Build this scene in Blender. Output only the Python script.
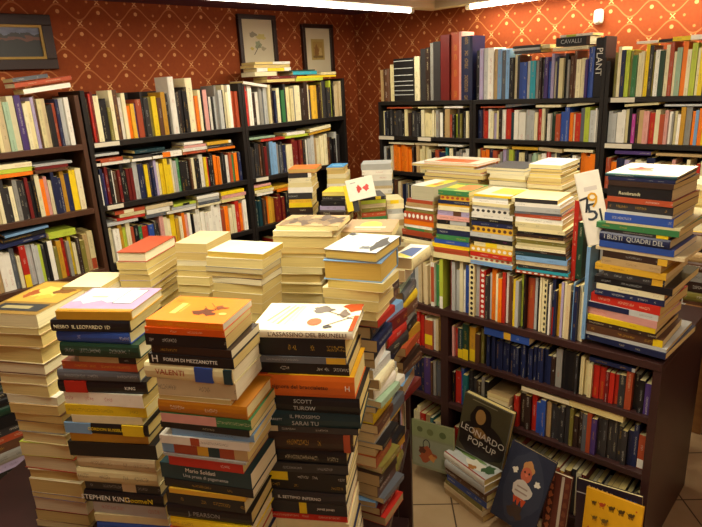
import bpy, bmesh, math, random
from mathutils import Vector, Matrix
from mathutils.bvhtree import BVHTree
S = bpy.context.scene
for o in list(bpy.data.objects): bpy.data.objects.remove(o)
COL = S.collection
R = math.radians
# ---------------------------------------------------------------- camera
PITCH, ROLL, YAW, FPX, EYE = R(17.085), R(-2.999), R(-44.847), 593.84, 1.8
cf = Vector((math.sin(YAW)*math.cos(PITCH), math.cos(YAW)*math.cos(PITCH), -math.sin(PITCH)))
r0 = Vector((math.cos(YAW), -math.sin(YAW), 0)); u0 = r0.cross(cf)
cr = r0*math.cos(ROLL)+u0*math.sin(ROLL); cu = -r0*math.sin(ROLL)+u0*math.cos(ROLL)
cam = bpy.data.objects.new('camera', bpy.data.cameras.new('camera')); COL.objects.link(cam)
Mc = Matrix((cr, cu, -cf)).transposed().to_4x4(); Mc.translation = Vector((0, 0, EYE))
cam.matrix_world = Mc
cam.data.sensor_width = 36; cam.data.lens = FPX/702*36; cam.data.clip_start = .02
S.camera = cam
# ---------------------------------------------------------------- world and exposure
w = bpy.data.worlds.new('world'); S.world = w; w.use_nodes = True
w.node_tree.nodes['Background'].inputs[0].default_value = (.9, .75, .6, 1)
w.node_tree.nodes['Background'].inputs[1].default_value = .02
S.view_settings.view_transform = 'Standard'; S.view_settings.look = 'None'
S.view_settings.exposure = 0.0; S.view_settings.gamma = 1
TUBE_COL = (1.0, .89, .66)
def area(loc, size, power, rot=(0, 0, 0), col=TUBE_COL):
    l = bpy.data.lights.new('tube_light', 'AREA'); l.shape = 'RECTANGLE'; l.size, l.size_y = size
    l.energy = power; l.color = col
    o = bpy.data.objects.new('tube_light', l); o.location = loc; o.rotation_euler = rot; COL.objects.link(o)
    return o
# light of the ceiling tubes (each sits right under its own lamp, built further down)
area((-2.55, 2.45, 2.195), (.05, 1.5), 20)
area((-2.55, .6, 2.195), (.05, 1.5), 15)
area((-1.45, 3.44, 2.195), (1.6, .05), 17)
area((.3, 3.44, 2.195), (1.6, .05), 19)
area((-1.35, .75, 2.215), (.06, 1.2), 28)
area((.45, .30, 2.215), (.06, 1.2), 14)
area((-.75, 2.05, 2.215), (.06, 1.2), 20)  # light of the added batten over the walnut bookcase

# ---------------------------------------------------------------- helpers
def ray(x, y): return cr*((x-351)/FPX) - cu*((y-263.5)/FPX) + cf
EY = Vector((0, 0, EYE))
def on_plane(x, y, p, n):
    d = ray(x, y); return EY + d*((p-EY).dot(n)/d.dot(n))
def project(P):
    q = P-EY; d = q.dot(cf); return 351+FPX*q.dot(cr)/d, 263.5-FPX*q.dot(cu)/d
def s_at_x(px, p, d):            # parameter on the line p + s d that is seen in picture column px
    q = p-EY; k = (px-351)/FPX
    return (k*q.dot(cf)-q.dot(cr))/(d.dot(cr)-k*d.dot(cf))
def lin(c):
    return tuple((v/12.92 if v <= .04045 else ((v+.055)/1.055)**2.4) for v in c)
def hexc(h): return lin(tuple(int(h[i:i+2], 16)/255 for i in (0, 2, 4)))
PAL = {'white': 'ece8dc', 'cream': 'e6dcb4', 'ivory': 'dccf9c', 'tan': 'b89a6a', 'yellow': 'e8c820', 'mustard': 'c08f28', 'orange': 'ee7a12',
 'red': 'b8281c', 'dark red': '6e1a1a', 'brick': 'a8482a', 'brown': '5a3a28', 'dark brown': '33221c', 'black': '17161a', 'charcoal': '302e30',
 'grey': '8c8a84', 'silver': 'b8bab8', 'slate': '5c6068', 'navy': '1c2448', 'blue': '2c4c9c', 'light blue': '7aa4d0', 'teal': '1e6a70',
 'dark teal': '183840', 'turquoise': '2c9cb0', 'green': '3a7a48', 'pale green': '9cb89c', 'lime': 'b4c440', 'olive': '7c7434', 'dark green': '1e3c2c',
 'purple': '4a3474', 'lilac': 'a89cc0', 'pink': 'd89c94', 'magenta': 'a8388c', 'gold': 'd8a830', 'sand': 'cbb890'}
C = {k: hexc(v) for k, v in PAL.items()}
LIGHTS = {'white', 'cream', 'ivory', 'yellow', 'silver', 'pale green', 'lime', 'sand', 'pink', 'tan', 'gold', 'light blue', 'orange', 'mustard', 'lilac', 'grey'}
def nodes(name):
    m = bpy.data.materials.new(name); m.use_nodes = True
    nt = m.node_tree; return m, nt, nt.nodes, nt.links, nt.nodes['Principled BSDF']
class G:                          # tiny node-expression helper
    def __init__(s, nt): s.nt = nt
    def m(s, op, a, b=None, c=None):
        n = s.nt.nodes.new('ShaderNodeMath'); n.operation = op
        for i, v in enumerate((a, b, c)):
            if v is None: continue
            if isinstance(v, (int, float)): n.inputs[i].default_value = v
            else: s.nt.links.new(v, n.inputs[i])
        return n.outputs[0]
    def mix(s, f, a, b):
        n = s.nt.nodes.new('ShaderNodeMix'); n.data_type = 'RGBA'
        for i, v in ((0, f), (6, a), (7, b)):
            if isinstance(v, (int, float)): n.inputs[i].default_value = v
            elif isinstance(v, tuple): n.inputs[i].default_value = (*v[:3], 1)
            else: s.nt.links.new(v, n.inputs[i])
        return n.outputs[2]
    def noise(s, vec, scale, detail=2):
        n = s.nt.nodes.new('ShaderNodeTexNoise'); n.inputs['Scale'].default_value = scale; n.inputs['Detail'].default_value = detail
        if vec is not None: s.nt.links.new(vec, n.inputs['Vector'])
        return n.outputs['Fac']
    def xyz(s, x, y, z):
        n = s.nt.nodes.new('ShaderNodeCombineXYZ')
        for i, v in enumerate((x, y, z)):
            if isinstance(v, (int, float)): n.inputs[i].default_value = v
            else: s.nt.links.new(v, n.inputs[i])
        return n.outputs[0]
def plain(name, col, rough=.6, noise=0, scale=8, spec=.4):
    m, nt, N, L, b = nodes(name); g = G(nt)
    b.inputs['Roughness'].default_value = rough; b.inputs['Specular IOR Level'].default_value = spec
    c = C[col] if isinstance(col, str) else col
    tc = N.new('ShaderNodeTexCoord').outputs['Object']
    f = g.noise(tc, scale, 4)
    L.new(g.mix(f, tuple(v*(1-noise) for v in c), tuple(min(1, v*(1+noise)) for v in c)), b.inputs['Base Color'])
    return m
# printed paper: colours ride on the mesh, the print is a procedural pattern on the spine
def book_material():
    m, nt, N, L, b = nodes('printed_cover'); g = G(nt)
    a = N.new('ShaderNodeVertexColor'); a.layer_name = 'col'
    k = N.new('ShaderNodeVertexColor'); k.layer_name = 'ink'
    uv = N.new('ShaderNodeUVMap'); uv.uv_map = 'uv'
    sp = N.new('ShaderNodeSeparateXYZ'); L.new(uv.outputs[0], sp.inputs[0])
    u, v = sp.outputs[0], sp.outputs[1]
    on = g.m('GREATER_THAN', u, -5)
    band = g.m('LESS_THAN', g.m('ABSOLUTE', g.m('SUBTRACT', v, .5)), .15)
    letters = g.m('GREATER_THAN', g.noise(g.xyz(g.m('MULTIPLY', u, 520), g.m('MULTIPLY', v, 7), 0), 1, 2), .53)
    words = g.m('GREATER_THAN', g.noise(g.xyz(g.m('MULTIPLY', u, 22), 3.3, 0), 1, 1), .53)
    txt = g.m('MULTIPLY', g.m('MULTIPLY', band, letters), g.m('MULTIPLY', words, on))
    # coloured motif pattern for children's books (ink alpha below .7)
    pu = g.m('SUBTRACT', g.m('FRACT', g.m('MULTIPLY', u, 45)), .5); pv = g.m('SUBTRACT', v, .5)
    dots = g.m('LESS_THAN', g.m('ADD', g.m('MULTIPLY', pu, pu), g.m('MULTIPLY', g.m('MULTIPLY', pv, pv), 1.4)), .10)
    isdot = g.m('LESS_THAN', k.outputs['Alpha'], .7)
    hasink = g.m('GREATER_THAN', k.outputs['Alpha'], .1)
    f = g.m('MULTIPLY', g.m('ADD', g.m('MULTIPLY', isdot, g.m('MULTIPLY', dots, on)), g.m('MULTIPLY', g.m('SUBTRACT', 1, isdot), g.m('MULTIPLY', txt, .5))), hasink)
    tc = N.new('ShaderNodeTexCoord').outputs['Object']
    wear = g.m('MULTIPLY_ADD', g.noise(tc, 30, 4), .24, .88)
    base = g.mix(f, a.outputs['Color'], k.outputs['Color'])
    mul = N.new('ShaderNodeMix'); mul.data_type = 'RGBA'; mul.blend_type = 'MULTIPLY'; mul.inputs[0].default_value = 1
    L.new(base, mul.inputs[6]); L.new(wear, mul.inputs[7])
    L.new(mul.outputs[2], b.inputs['Base Color'])
    b.inputs['Roughness'].default_value = .38; b.inputs['Specular IOR Level'].default_value = .45
    return m
def page_material():
    m, nt, N, L, b = nodes('page_edges'); g = G(nt)
    a = N.new('ShaderNodeVertexColor'); a.layer_name = 'col'
    uv = N.new('ShaderNodeUVMap'); uv.uv_map = 'uv'
    sp = N.new('ShaderNodeSeparateXYZ'); L.new(uv.outputs[0], sp.inputs[0])
    ln = g.noise(g.xyz(g.m('MULTIPLY', sp.outputs[0], 6), g.m('MULTIPLY', sp.outputs[1], 900), 0), 1, 2)
    mul = N.new('ShaderNodeMix'); mul.data_type = 'RGBA'; mul.blend_type = 'MULTIPLY'; mul.inputs[0].default_value = 1
    L.new(a.outputs['Color'], mul.inputs[6]); L.new(g.m('MULTIPLY_ADD', ln, .55, .66), mul.inputs[7])
    L.new(mul.outputs[2], b.inputs['Base Color']); b.inputs['Roughness'].default_value = .9
    return m
M_BOOK = book_material(); M_PAGE = page_material()
M_DARK = plain('black_brown_laminate', hexc('1c1716'), .45, .25, 14)
M_BROWN = plain('walnut_laminate', hexc('4e3020'), .45, .25, 10)
M_WALNUT = plain('dark_walnut_veneer', hexc('3a2220'), .4, .3, 9)
M_CREAM = plain('cream_painted_board', hexc('d8c8a8'), .6, .05)
M_CEIL = plain('plum_ceiling_paint', hexc('5c2c40'), .8, .05)
M_WHITE = plain('white_plastic', hexc('d8d4c4'), .4, .03)
M_FRAME = plain('dark_frame_wood', hexc('2e1a14'), .4, .2)
M_GILT = plain('gilt_slip', hexc('a8842c'), .35, .2)
M_MAT = plain('ivory_mount_card', hexc('d8ccac'), .8, .04)
M_LABEL = plain('paper_label', hexc('d8d0bc'), .7, .05)
def emis(name, col, s):
    m, nt, N, L, b = nodes(name)
    b.inputs['Base Color'].default_value = (*col, 1); b.inputs['Emission Color'].default_value = (*col, 1); b.inputs['Emission Strength'].default_value = s
    return m
M_TUBE = emis('lit_tube', (1, .9, .78), 9)
def wood(name, c1, c2):
    m, nt, N, L, b = nodes(name); g = G(nt)
    tc = N.new('ShaderNodeTexCoord'); sp = N.new('ShaderNodeSeparateXYZ'); L.new(tc.outputs['Object'], sp.inputs[0])
    f = g.noise(g.xyz(g.m('MULTIPLY', sp.outputs[0], 2), g.m('MULTIPLY', sp.outputs[1], 30), g.m('MULTIPLY', sp.outputs[2], 30)), 1, 5)
    L.new(g.mix(f, hexc(c1), hexc(c2)), b.inputs['Base Color']); b.inputs['Roughness'].default_value = .45
    return m
M_OAK = wood('honey_wood', '6a4424', 'a87840')
def wallpaper(name, axis):
    m, nt, N, L, b = nodes(name); g = G(nt)
    tc = N.new('ShaderNodeTexCoord'); sp = N.new('ShaderNodeSeparateXYZ'); L.new(tc.outputs['Object'], sp.inputs[0])
    H, V = .2165, .219
    off = {'y': -1.0*0 + .5569*3.41, 'x': -.368*3.6}[axis]
    X = g.m('DIVIDE', g.m('SUBTRACT', sp.outputs[0 if axis == 'x' else 1], off), H)
    Z = g.m('DIVIDE', g.m('SUBTRACT', sp.outputs[2], EYE+.1072*3.41 if axis == 'y' else EYE+.0667*3.6), V)
    t = g.m('SUBTRACT', g.m('MULTIPLY', Z, 2), .5); k = g.m('ROUND', t); d = g.m('SUBTRACT', t, k)
    s = g.m('COSINE', g.m('MULTIPLY', k, math.pi))
    wv = g.m('MULTIPLY', g.m('COSINE', g.m('MULTIPLY', X, 2*math.pi)), .34)
    dist = g.m('ABSOLUTE', g.m('ADD', d, g.m('MULTIPLY', s, wv)))
    ogee = g.m('LESS_THAN', dist, .042)
    def near(ox, oz):
        a = []
        for hx, hz in ((0, 0), (.5, .5)):
            px = g.m('SUBTRACT', X, ox+hx); px = g.m('SUBTRACT', px, g.m('ROUND', px))
            pz = g.m('SUBTRACT', Z, oz+hz); pz = g.m('SUBTRACT', pz, g.m('ROUND', pz))
            a.append((px, pz))
        return a
    def disc(ox, oz, r):
        f = None
        for px, pz in near(ox, oz):
            q = g.m('LESS_THAN', g.m('ADD', g.m('MULTIPLY', px, px), g.m('MULTIPLY', pz, pz)), r*r)
            f = q if f is None else g.m('MAXIMUM', f, q)
        return f
    def cross(ox, oz, r):
        f = None
        for px, pz in near(ox, oz):
            q = g.m('LESS_THAN', g.m('ABSOLUTE', g.m('SUBTRACT', g.m('ABSOLUTE', px), g.m('ABSOLUTE', pz))), .018)
            q = g.m('MULTIPLY', q, g.m('LESS_THAN', g.m('ADD', g.m('MULTIPLY', px, px), g.m('MULTIPLY', pz, pz)), r*r))
            f = q if f is None else g.m('MAXIMUM', f, q)
        return f
    big = disc(0, -.24, .047)
    small = g.m('MAXIMUM', disc(0, .24, .032), disc(.26, 0, .032))
    small = g.m('MAXIMUM', small, disc(-.26, 0, .032))
    xs = cross(0, 0, .085)
    th = None
    for px, pz in near(0, 0)[:1]:
        a1 = g.m('ADD', g.m('ABSOLUTE', px), g.m('ABSOLUTE', pz))
        a2 = g.m('SUBTRACT', g.m('ABSOLUTE', px), g.m('ABSOLUTE', pz))
        th = g.m('LESS_THAN', g.m('ABSOLUTE', a2), .012)
    px, pz = near(.5, 0)[0]
    th2 = g.m('LESS_THAN', g.m('ABSOLUTE', g.m('SUBTRACT', g.m('ABSOLUTE', px), g.m('ABSOLUTE', pz))), .012)
    wear = g.noise(tc.outputs['Object'], 60, 3)
    base = g.mix(wear, hexc('843a1c'), hexc('96481e'))
    c = g.mix(g.m('MULTIPLY', th, .12), base, hexc('d88a4a'))
    c = g.mix(g.m('MULTIPLY', ogee, .42), c, hexc('d89058'))
    c = g.mix(g.m('MULTIPLY', small, .6), c, hexc('e09858'))
    c = g.mix(g.m('MULTIPLY', big, .7), c, hexc('ecb070'))
    c = g.mix(g.m('MULTIPLY', xs, .7), c, hexc('ecb878'))
    L.new(c, b.inputs['Base Color']); b.inputs['Roughness'].default_value = .75; b.inputs['Specular IOR Level'].default_value = .2
    return m
def tiles():
    m, nt, N, L, b = nodes('beige_floor_tiles'); g = G(nt)
    tc = N.new('ShaderNodeTexCoord'); sp = N.new('ShaderNodeSeparateXYZ'); L.new(tc.outputs['Object'], sp.inputs[0])
    c45, s45 = math.cos(R(42)), math.sin(R(42)); T = .33
    x = g.m('SUBTRACT', sp.outputs[0], -1.262); y = g.m('SUBTRACT', sp.outputs[1], 1.82)
    a = g.m('DIVIDE', g.m('ADD', g.m('MULTIPLY', x, c45), g.m('MULTIPLY', y, s45)), T)
    bb = g.m('DIVIDE', g.m('SUBTRACT', g.m('MULTIPLY', y, c45), g.m('MULTIPLY', x, s45)), T)
    f = None
    for q in (a, bb):
        d = g.m('ABSOLUTE', g.m('SUBTRACT', q, g.m('ROUND', q)))
        l = g.m('LESS_THAN', d, .010); f = l if f is None else g.m('MAXIMUM', f, l)
    tone = g.noise(g.xyz(g.m('FLOOR', g.m('ADD', a, .0)), g.m('FLOOR', bb), 0), 3.7, 0)
    mott = g.noise(tc.outputs['Object'], 9, 5)
    c = g.mix(mott, hexc('b8986c'), hexc('d8bc94'))
    c = g.mix(g.m('MULTIPLY', tone, .4), c, hexc('8c6e4c'))
    c = g.mix(f, c, hexc('54402c'))
    L.new(c, b.inputs['Base Color']); b.inputs['Roughness'].default_value = .4
    return m

class MB:
    def __init__(s): s.v = []; s.f = []; s.m = []; s.c = []; s.k = []; s.u = []
    def quad(s, idx, mat=0, col=(1, 1, 1), ink=(0, 0, 0, 0), uv=None):
        s.f.append(idx); s.m.append(mat); s.c.append(col); s.k.append(ink); s.u.append(uv or [(-10, 0)]*len(idx))
    def box(s, lo, hi, M=None, mat=0, col=(1, 1, 1), ink=(0, 0, 0, 0), uvm=0):
        b = len(s.v)
        P = [Vector((x, y, z)) for x in (lo[0], hi[0]) for y in (lo[1], hi[1]) for z in (lo[2], hi[2])]
        s.v += [tuple(M @ p) if M else tuple(p) for p in P]
        for q in ((0, 1, 3, 2), (4, 6, 7, 5), (0, 4, 5, 1), (2, 3, 7, 6), (0, 2, 6, 4), (1, 5, 7, 3)):
            uv = None
            if uvm: uv = [((P[i].x if abs(P[q[0]].x-P[q[2]].x) > 1e-6 else P[i].y), P[i].z) for i in q]
            s.quad([b+i for i in q], mat, col, ink, uv)
    def poly(s, pts, mat=0, col=(1, 1, 1), M=None):
        b = len(s.v); s.v += [tuple(M @ Vector(p)) if M else tuple(p) for p in pts]
        s.quad(list(range(b, b+len(pts))), mat, col)
    def cyl(s, p, q, r, n=14, mat=0, col=(1, 1, 1)):
        p, q = Vector(p), Vector(q); d = (q-p).normalized(); a = d.orthogonal().normalized(); e = d.cross(a); b = len(s.v)
        for c in (p, q):
            for i in range(n): t = 2*math.pi*i/n; s.v.append(tuple(c+(a*math.cos(t)+e*math.sin(t))*r))
        for i in range(n): s.quad([b+i, b+(i+1) % n, b+n+(i+1) % n, b+n+i], mat, col)
        s.quad([b+i for i in range(n)][::-1], mat, col); s.quad([b+n+i for i in range(n)], mat, col)
    def mesh(s, name, mats, attrs=False):
        me = bpy.data.meshes.new(name); me.from_pydata(s.v, [], s.f)
        for m in mats: me.materials.append(m)
        me.polygons.foreach_set('material_index', s.m)
        if attrs:
            uv = me.uv_layers.new(name='uv'); flat = []
            for u in s.u:
                for a in u: flat += a
            uv.data.foreach_set('uv', flat)
            for nm, src in (('col', s.c), ('ink', s.k)):
                ca = me.color_attributes.new(nm, 'FLOAT_COLOR', 'CORNER'); fl = []
                for f, c in zip(s.f, src):
                    c4 = (*c[:3], c[3] if len(c) > 3 else 1)
                    fl += list(c4)*len(f)
                ca.data.foreach_set('color', fl)
        me.update(); return me
def obj(name, mb, mats, parent=None, M=None, attrs=False, bevel=0, **props):
    if not isinstance(mats, (list, tuple)): mats = [mats]
    o = bpy.data.objects.new(name, mb.mesh(name, mats, attrs)); COL.objects.link(o)
    if parent: o.parent = parent
    if M is not None: o.matrix_local = M
    if bevel:
        b = o.modifiers.new('bevel', 'BEVEL'); b.width = bevel; b.segments = 2; b.limit_method = 'ANGLE'
    for k, v in props.items(): o[k] = v
    return o
def empty(name, label, cat, M=None, group=None):
    o = bpy.data.objects.new(name, None); COL.objects.link(o); o.empty_display_size = .05
    if M is not None: o.matrix_world = M
    o['label'] = label; o['category'] = cat
    if group: o['group'] = group
    return o
def bxo(name, lo, hi, mat, parent=None, M=None, bevel=.0015, **p):
    m = MB(); m.box(lo, hi); return obj(name, m, mat, parent, M, bevel=bevel, **p)
def frame(origin, x, y, z):
    M = Matrix((x, y, z)).transposed().to_4x4(); M.translation = origin; return M

# ---------------------------------------------------------------- room
LX, BY, CEIL = -3.41, 3.60, 2.284
m = MB(); m.box((LX-.1, -1.6, -.08), (1.7, BY+.1, 0)); obj('floor', m, tiles(), kind='structure')
m = MB(); m.box((LX-.1, -1.6, CEIL), (1.7, BY+.1, CEIL+.08)); obj('ceiling', m, M_CEIL, kind='structure')
m = MB(); m.box((LX-.1, -1.6, 0), (LX, BY, CEIL)); obj('wall_left', m, wallpaper('rust_wallpaper_left', 'y'), kind='structure')
m = MB(); m.box((LX-.1, BY, 0), (1.7, BY+.1, CEIL)); obj('wall_back', m, wallpaper('rust_wallpaper_back', 'x'), kind='structure')
m = MB(); m.box((1.6, -1.5, 0), (1.7, BY, CEIL)); obj('wall_right', m, plain('rust_plaster', hexc('a8643c'), .8, .1), kind='structure')
m = MB(); m.box((LX, -1.6, 0), (1.6, -1.5, CEIL)); obj('wall_front', m, plain('rust_plaster_front', hexc('a8643c'), .8, .1), kind='structure')
bxo('baseboard_left', (LX, -1.5, 0), (LX+.015, BY, .09), M_WALNUT, kind='structure')
bxo('baseboard_back', (LX+.015, BY-.015, 0), (1.6, BY, .09), M_WALNUT, kind='structure')
# cream pelmet band that carries the tubes
m = MB(); m.box((-2.60, -1.5, 2.222), (-2.50, 3.51, CEIL)); m.box((-2.5, 3.41, 2.222), (1.6, 3.51, CEIL))
obj('trim_1', m, M_CREAM, kind='structure')
def tube(p, q, label):
    o = empty('tube_lamp', label, 'lamp', Matrix.Translation(Vector(p)))
    p, q = Vector((0, 0, 0)), Vector(q)-Vector(p); d = q.normalized()
    a = MB(); a.cyl(p+d*.03, q-d*.03, .014); obj('tube', a, M_TUBE, o)
    for e, s in ((p, 1), (q, -1)):
        a = MB(); a.cyl(e, e+d*.03*s, .0165); obj('end_cap', a, M_WHITE, o)
    return o
tube((-2.55, 1.65, 2.207), (-2.55, 3.24, 2.207), 'lit fluorescent tube under the cream band on the left, ending before the corner')
tube((-2.55, -.2, 2.207), (-2.55, 1.45, 2.207), 'lit fluorescent tube under the left cream band, nearer the camera')
tube((-2.285, 3.455, 2.207), (-.65, 3.455, 2.207), 'lit fluorescent tube above the back bookcase, right of the corner')
tube((-.5, 3.455, 2.207), (1.1, 3.455, 2.207), 'lit fluorescent tube above the back bookcase, out at the right end')
def batten(x, y, label):
    o = empty('ceiling_batten_light', label, 'lamp', Matrix.Translation((x, y, CEIL)))
    bxo('housing', (-.05, -.65, -.04), (.05, .65, 0), M_WHITE, o)
    a = MB(); a.cyl((0, -.6, -.055), (0, .6, -.055), .013); obj('tube', a, M_TUBE, o)
    for s in (-1, 1):
        bxo('end_cap', (-.02, s*.62-.02, -.07), (.02, s*.62+.02, -.04), M_WHITE, o)
batten(-1.35, .75, 'white ceiling batten with a bare lit tube above the stacked table')
batten(-.75, 2.05, 'added out-of-view white ceiling batten with a bare lit tube above the walnut bookcase')  # unseen lamp, added to brighten the back cases and the stack tops
batten(.45, .30, 'white ceiling batten with a bare lit tube right of the camera')

# ---------------------------------------------------------------- bookcases (carcass parts only; books follow)
OCC = []                           # boxes that hide books, for choosing which books show
def occ(lo, hi, M=None): OCC.append((lo, hi, M))
def part_box(name, lo, hi, mat, parent):
    bxo(name, lo, hi, mat, parent); occ(lo, hi, parent.matrix_world.copy())
LC, YC = -3.10, 3.30
ZA, ZB, ZC, ZD = EYE-.239, EYE-.567, EYE-.888, EYE-1.21
def left_case(label, y0, y1, mat, zs, top, back=True):
    o = empty('bookcase', label, 'bookcase', Matrix.Translation((LC, y0, 0))); o.matrix_world = Matrix.Translation((LC, y0, 0))
    Wd = y1-y0; D = .28; t = .022
    part_box('side_panel', (-D, 0, 0), (0, t, top), mat, o)
    part_box('side_panel', (-D, Wd-t, 0), (0, Wd, top), mat, o)
    part_box('back_panel', (-D, t, .05), (-D+.008, Wd-t, top-.02), mat, o)
    for z in zs: part_box('shelf', (-D+.008, t, z-.028), (0, Wd-t, z), mat, o)
    part_box('plinth', (-D+.03, t, 0), (-.02, Wd-t, .06), mat, o)
    return o
left_case('brown laminate bookcase at the left edge, full of old paperbacks', .12, 1.262, M_BROWN, (ZA, ZB, ZC-.01, ZD, .09), EYE+.0)
left_case('black bookcase against the left wall, between the brown case and the one by the corner', 1.272, 2.248, M_DARK, (ZA, ZB, ZC, ZD, .09), EYE+.02)
left_case('black bookcase on the left wall nearest the room corner', 2.25, 3.145, M_DARK, (ZA, ZB, ZC, ZD, .09), EYE+.02)
RZ = [EYE-.153, EYE-.391, EYE-.640, EYE-.885, EYE-1.13, EYE-1.38, .09]
def back_case(label, x0, x1, zs, top, side_tops=None):
    o = empty('bookcase', label, 'bookcase'); o.matrix_world = Matrix.Translation((x0, YC, 0))
    Wd = x1-x0; D = .24; t = .022; a, b = side_tops or (top, top)
    part_box('side_panel', (0, 0, 0), (t, D, a), M_DARK, o)
    part_box('side_panel', (Wd-t, 0, 0), (Wd, D, b), M_DARK, o)
    part_box('back_panel', (t, D-.008, .05), (Wd-t, D, top-.03), M_DARK, o)
    for z in zs: part_box('shelf', (t, 0, z-.026), (Wd-t, D-.008, z), M_DARK, o)
    return o
back_case('black bookcase on the back wall, nearest the corner, with old leather volumes on top', -2.925, -2.135, RZ, RZ[0]-.003)
back_case('black bookcase in the middle of the back wall with blue books on top', -2.133, -1.318, RZ, RZ[0]-.003, (RZ[0]-.003, EYE+.05))
back_case('black bookcase at the right end of the back wall', -1.316, -.05, RZ, RZ[0]-.003, (EYE+.03, RZ[0]))
# island bookcase
IY = R(1.922)
iu = Vector((math.cos(IY), math.sin(IY), 0)); iv = Vector((-math.sin(IY), math.cos(IY), 0)); UP = Vector((0, 0, 1))
IP = iv*1.997; ITOP = EYE-.955
IUR, IUL, IDV = -.463, -1.62, -1.330
o_is = empty('bookcase', 'low dark walnut bookcase standing free in front of the back wall, stacks on its top', 'bookcase')
o_is.matrix_world = frame(IP, iu, iv, UP)
ISZ = [EYE-1.171, EYE-1.402, .085]
part_box('top', (IUL, -.005, ITOP-.028), (IUR, .61, ITOP), M_WALNUT, o_is)
part_box('side_panel', (IUL, 0, 0), (IUL+.025, .61, ITOP-.028), M_WALNUT, o_is)
part_box('side_panel', (IUR-.028, 0, 0), (IUR, .61, ITOP-.028), M_WALNUT, o_is)
part_box('divider', (IDV-.02, .002, .085), (IDV+.02, .30, ITOP-.028), M_WALNUT, o_is)
part_box('back_panel', (IUL+.025, .30, .0), (IUR-.028, .31, ITOP-.028), M_WALNUT, o_is)
for z in ISZ: part_box('shelf', (IUL+.025, .004, z-.025), (IUR-.028, .30, z), M_WALNUT, o_is)
part_box('plinth', (IUL+.025, .02, 0), (IUR-.028, .035, .06), M_WALNUT, o_is)
# near display table
TY = R(32); tu = Vector((math.cos(TY), math.sin(TY), 0)); tv = Vector((-math.sin(TY), math.cos(TY), 0))
TO = Vector((-.84, .80, 0)); TZ = EYE-1.30
o_t = empty('display_table', 'dark brown shelf table in the foreground piled with stacks of paperbacks', 'table'); o_t.matrix_world = frame(TO, tu, tv, UP)
part_box('tabletop', (-1.38, -.10, TZ-.03), (.03, .875, TZ), M_WALNUT, o_t)
part_box('end_panel', (-.36, .875, 0), (-.025, .915, TZ-.03), M_WALNUT, o_t)
part_box('corner_post', (-.022, .878, 0), (.032, .918, EYE-1.03), M_WALNUT, o_t)
part_box('end_panel', (-.36, -.10, 0), (.03, -.06, TZ-.03), M_WALNUT, o_t)
part_box('back_panel', (-.36, -.06, .06), (-.345, .875, TZ-.03), M_WALNUT, o_t)
part_box('shelf', (-.345, -.06, .06), (.02, .875, .085), M_WALNUT, o_t)
for a, b in ((-1.36, -.08), (-1.36, .80)): part_box('leg', (a, b, 0), (a+.05, b+.05, TZ-.03), M_WALNUT, o_t)
# second table, between the near table and the corner
o_m = empty('display_table', 'low dark table behind the foreground stacks, covered in piled books', 'table'); o_m.matrix_world = Matrix.Translation((-2.80, 1.60, 0))
MZ = EYE-.93
part_box('tabletop', (0, 0, MZ-.03), (1.08, 1.15, MZ), M_WALNUT, o_m)
for a in (.02, 1.01):
    for b in (.02, 1.08): part_box('leg', (a, b, 0), (a+.05, b+.05, MZ-.03), M_WALNUT, o_m)
# wall table behind the island's right end
o_r = empty('side_table', 'honey wood side table behind the right end of the walnut bookcase', 'table'); o_r.matrix_world = Matrix.Translation((-.66, 2.68, 0))
part_box('tabletop', (0, 0, EYE-1.02), (.95, .42, EYE-.99), M_OAK, o_r)
part_box('apron', (.03, .01, EYE-1.14), (.92, .03, EYE-1.02), M_OAK, o_r)
for a in (.0, .90):
    for b in (.0, .37): part_box('leg', (a, b, 0), (a+.05, b+.05, EYE-1.02), M_OAK, o_r)

# ---------------------------------------------------------------- books
BOOKS = []
rnd = random.Random(11)
ORD = ['', 'first', 'second', 'third', 'fourth', 'fifth', 'sixth', 'seventh', 'eighth', 'ninth', 'tenth', 'eleventh', 'twelfth', 'thirteenth',
 'fourteenth', 'fifteenth', 'sixteenth', 'seventeenth', 'eighteenth', 'nineteenth', 'twentieth']
TENS = {2: 'twenty', 3: 'thirty', 4: 'forty', 5: 'fifty', 6: 'sixty', 7: 'seventy', 8: 'eighty', 9: 'ninety'}
def ordn(n):
    if n <= 20: return ORD[n]
    t, k = divmod(n, 10)
    return TENS[t][:-1]+'ieth' if k == 0 else TENS[t]+'-'+ORD[k]
PAGEC = [hexc('e2d08c'), hexc('dac47c'), hexc('e6d8a0'), hexc('d2b872'), hexc('e8deb8')]
def add_book(M, L, W, T, col, label, group, ink=None, pat=0, hard=None, bands=(), page=None, art=None, texts=(), force=False, name='book', keep=True):
    cc = C[col] if isinstance(col, str) else col
    j = 1+rnd.uniform(-.13, .13); cc = tuple(min(1, v*j) for v in cc)
    if ink is None:
        ink = rnd.choice([C['black'], C['navy'], C['red'], C['brown']]) if col in LIGHTS else rnd.choice([C['cream'], C['white'], C['gold'], C['silver']])
    elif isinstance(ink, str): ink = C[ink]
    if hard is None: hard = T > .03 and rnd.random() < .5
    b = dict(M=M, L=L, W=W, T=max(T, .004), cn=col, col=cc, ink=(*ink, 0 if texts else (.5 if pat else (1.0 if rnd.random() < .85 else 0))), label=label, group=group, hard=hard,
             bands=bands, page=page or rnd.choice(PAGEC), art=art, texts=texts, force=force, name=name, keep=keep, seed=rnd.random())
    BOOKS.append(b); return b
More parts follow.
